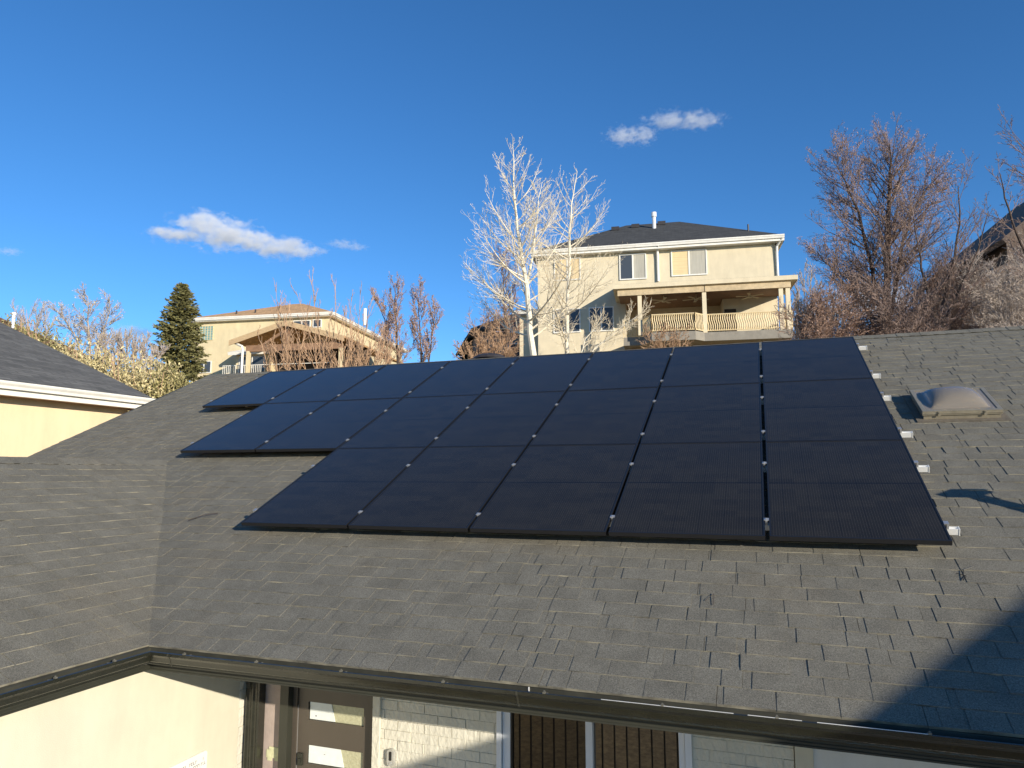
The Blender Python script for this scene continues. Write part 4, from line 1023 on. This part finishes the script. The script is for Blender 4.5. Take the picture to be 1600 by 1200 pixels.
for i, (x, y, dep, rx, h, lab, m) in enumerate(((60,503,27,1.6,4.2,'leafy yellow brown shrub at the left end of the hedge','oliveleaf'),(105,522,27,1.6,4.2,'olive yellow shrub second from the left end of the hedge','yleaf'),
        (150,540,26,1.7,4.0,'yellow green shrub at the foot of the pinkish tree','yleaf'),(190,546,26,1.7,4.0,'bright yellow shrub right of the pinkish tree','yleaf'),(228,556,25,1.5,3.6,'pale yellow shrub near the right end of the hedge','yleaf'),(262,574,25,1.2,3.2,'small olive shrub below the spruce','oliveleaf'),
        (20,500,28,1.4,4.2,'brownish shrub under the white vent pipe','oliveleaf'))):
    p = at(x, y, dep); leafy(lab, Vector((p.x, p.y, p.z-h*.93)), rx, rx, h, 200+i, m=m)

# spruces
def spruce(name, label, c, H, Rm, seed, m, n=34, group=None):
    r = random.Random(seed); t = thing(name, label, 'tree', (c.x,c.y,c.z), group)
    tk = MB(); tk.tube([c, c+Vector((0,0,H*.97))], [.24,.02], 8); tk.build('trunk', M_['bark'], t)
    cr = MB()
    for k in range(n*9):
        f = r.random()**.85; z = H*(.06+.93*f); Ln = Rm*(1-f)**.60*r.uniform(.68,1.12)+.12
        a = r.uniform(0,2*pi); d = Vector((cos(a), sin(a), -.06+.35*f)); s = Vector((-sin(a), cos(a), 0)); b0 = c+Vector((0,0,z))
        tn = r.random()
        cr.tube([b0, b0+d*Ln*.55-Vector((0,0,.05*Ln)), b0+d*Ln+Vector((0,0,.08*Ln))], [.03,.018,.008], 3, tone=.1)
        m_ = max(4, int(Ln*7))
        for j in range(m_):
            q = (j+r.random())/m_; q = .22+.78*q; p = b0+d*Ln*q+Vector((0,0,-.05*Ln+.13*Ln*q*q))
            wd = .50*(1-q*.55)*min(1,Ln)
            for w in range(3):
                o = p+s*r.uniform(-wd,wd)*.7+Vector((0,0,r.uniform(-.14,.05)))
                aa = (d*r.uniform(.3,1)+s*r.uniform(-.8,.8)+Vector((0,0,r.uniform(-.3,.3)))).normalized()*.17; bb = aa.cross(rvec(r)).normalized()*.055
                cr.add([o-aa*.5-bb, o-aa*.5+bb, o+aa+bb*.4, o+aa-bb*.4], [(0,1,2,3)], max(0,min(1,tn*.5+.5*r.random())))
    cr.build('crown', M_[m], t)
ps = at(285, 452, 50); gz = ps.z-8.4
spruce('spruce_tree', 'dense olive green spruce left of the orange roof house', Vector((ps.x,ps.y,gz)), 8.8, 2.3, 301, 'needle', 50)
ps = at(733, 528, 60); spruce('spruce_tree', 'small dark spruce low beside the grey roof house', Vector((ps.x,ps.y,ps.z-6)), 6.1, 1.5, 302, 'needled', 26)

# ------------------------------------------------------------------ clouds
def cloud(label, lobes, dist, dens, seed):
    """lobes: (x, y, rx, ry) in metres-at-distance derived from direction; one volume box"""
    cs = [(at(x,y,dist), rx*dist/F_PX, ry*dist/F_PX) for (x,y,rx,ry) in lobes]
    ctr = sum((c for c,_,_ in cs), Vector())/len(cs)
    rt_ = RM @ Vector((1,0,0)); rt_.z = 0; rt_.normalize(); fw = Vector((-rt_.y, rt_.x, 0)); mxr = max(r for _,r,_ in cs)
    loc = [((c-ctr).dot(rt_), (c-ctr).dot(fw), (c-ctr).z, rx, ry) for c,rx,ry in cs]
    x0 = min(l[0]-l[3]*1.5 for l in loc); x1 = max(l[0]+l[3]*1.5 for l in loc); z0 = min(l[2]-l[4]*1.6 for l in loc); z1 = max(l[2]+l[4]*1.6 for l in loc); dy = mxr*1.0
    me = bpy.data.meshes.new('cloud')
    mbx = MB(); mbx.box(x0,-dy,z0,x1,dy,z1); me.from_pydata(mbx.v, [], mbx.f)
    o = bpy.data.objects.new('cloud', me); col.objects.link(o); o.location = ctr; o.rotation_euler = (0,0,math.atan2(rt_.y, rt_.x))
    m = bpy.data.materials.new('cloud_vapour'); m.use_nodes = True; nt = m.node_tree; N = nt.nodes; Lk = nt.links
    N.remove(N['Principled BSDF']); v = N.new('ShaderNodeVolumePrincipled'); Lk.new(v.outputs[0], N['Material Output'].inputs['Volume'])
    v.inputs['Color'].default_value = (.99,.99,.99,1); v.inputs['Anisotropy'].default_value = .0
    tc = N.new('ShaderNodeTexCoord')
    def Mt(op, a, b_=None, cl=False):
        x = N.new('ShaderNodeMath'); x.operation = op; x.use_clamp = cl
        for i, q in enumerate((a, b_)):
            if q is None: continue
            if isinstance(q, (int,float)): x.inputs[i].default_value = q
            else: Lk.new(q, x.inputs[i])
        return x.outputs[0]
    tot = None
    for (lx,ly,lz,rx,ry) in loc:
        mp = N.new('ShaderNodeMapping'); mp.vector_type = 'POINT'
        mp.inputs['Location'].default_value = (-lx/rx, -ly/(rx*.6), -lz/ry); mp.inputs['Scale'].default_value = (1/rx, 1/(rx*.6), 1/ry)
        Lk.new(tc.outputs['Object'], mp.inputs[0]); ln = N.new('ShaderNodeVectorMath'); ln.operation = 'LENGTH'; Lk.new(mp.outputs[0], ln.inputs[0])
        f = Mt('SUBTRACT', 1.0, ln.outputs['Value']); tot = f if tot is None else Mt('MAXIMUM', tot, f)
    nz = N.new('ShaderNodeTexNoise'); nz.inputs['Scale'].default_value = 1/(mxr*.30); nz.inputs['Detail'].default_value = 7; nz.inputs['Roughness'].default_value = .62
    mp = N.new('ShaderNodeMapping'); mp.inputs['Location'].default_value = (seed*37,0,0); mp.inputs['Scale'].default_value = (1,1,1.7); Lk.new(tc.outputs['Object'], mp.inputs[0]); Lk.new(mp.outputs[0], nz.inputs['Vector'])
    f = Mt('ADD', tot, Mt('MULTIPLY', Mt('SUBTRACT', nz.outputs[0], .56), 3.0))
    f = Mt('MULTIPLY', f, 1.6, True); Lk.new(Mt('MULTIPLY', f, dens), v.inputs['Density'])
    me.materials.append(m); o['label'] = label; o['kind'] = 'structure'
    return o
cloud('long white cloud low at the left', [(275,366,50,12),(318,350,52,22),(352,366,62,26),(395,378,50,20),(440,388,52,18),(478,392,34,10)], 1500, .05, 1)
cloud('thin wisp of cloud right of the long cloud', [(535,381,26,8),(555,386,22,7)], 1500, .022, 2)
cloud('small ragged white cloud at the upper right', [(975,212,32,17),(1005,210,24,18)], 1500, .03, 3)
cloud('flat white cloud above the ragged one', [(1048,188,46,13),(1090,188,46,12)], 1500, .026, 4)
cloud('tiny cloud wisp at the left edge', [(15,393,22,7)], 1500, .02, 5)
cloud('pale cloud low behind the russet tree', [(1360,470,80,34),(1290,490,60,24)], 1900, .02, 6)
cloud('pale cloud low left of the spruce', [(205,520,44,14)], 1900, .02, 7)
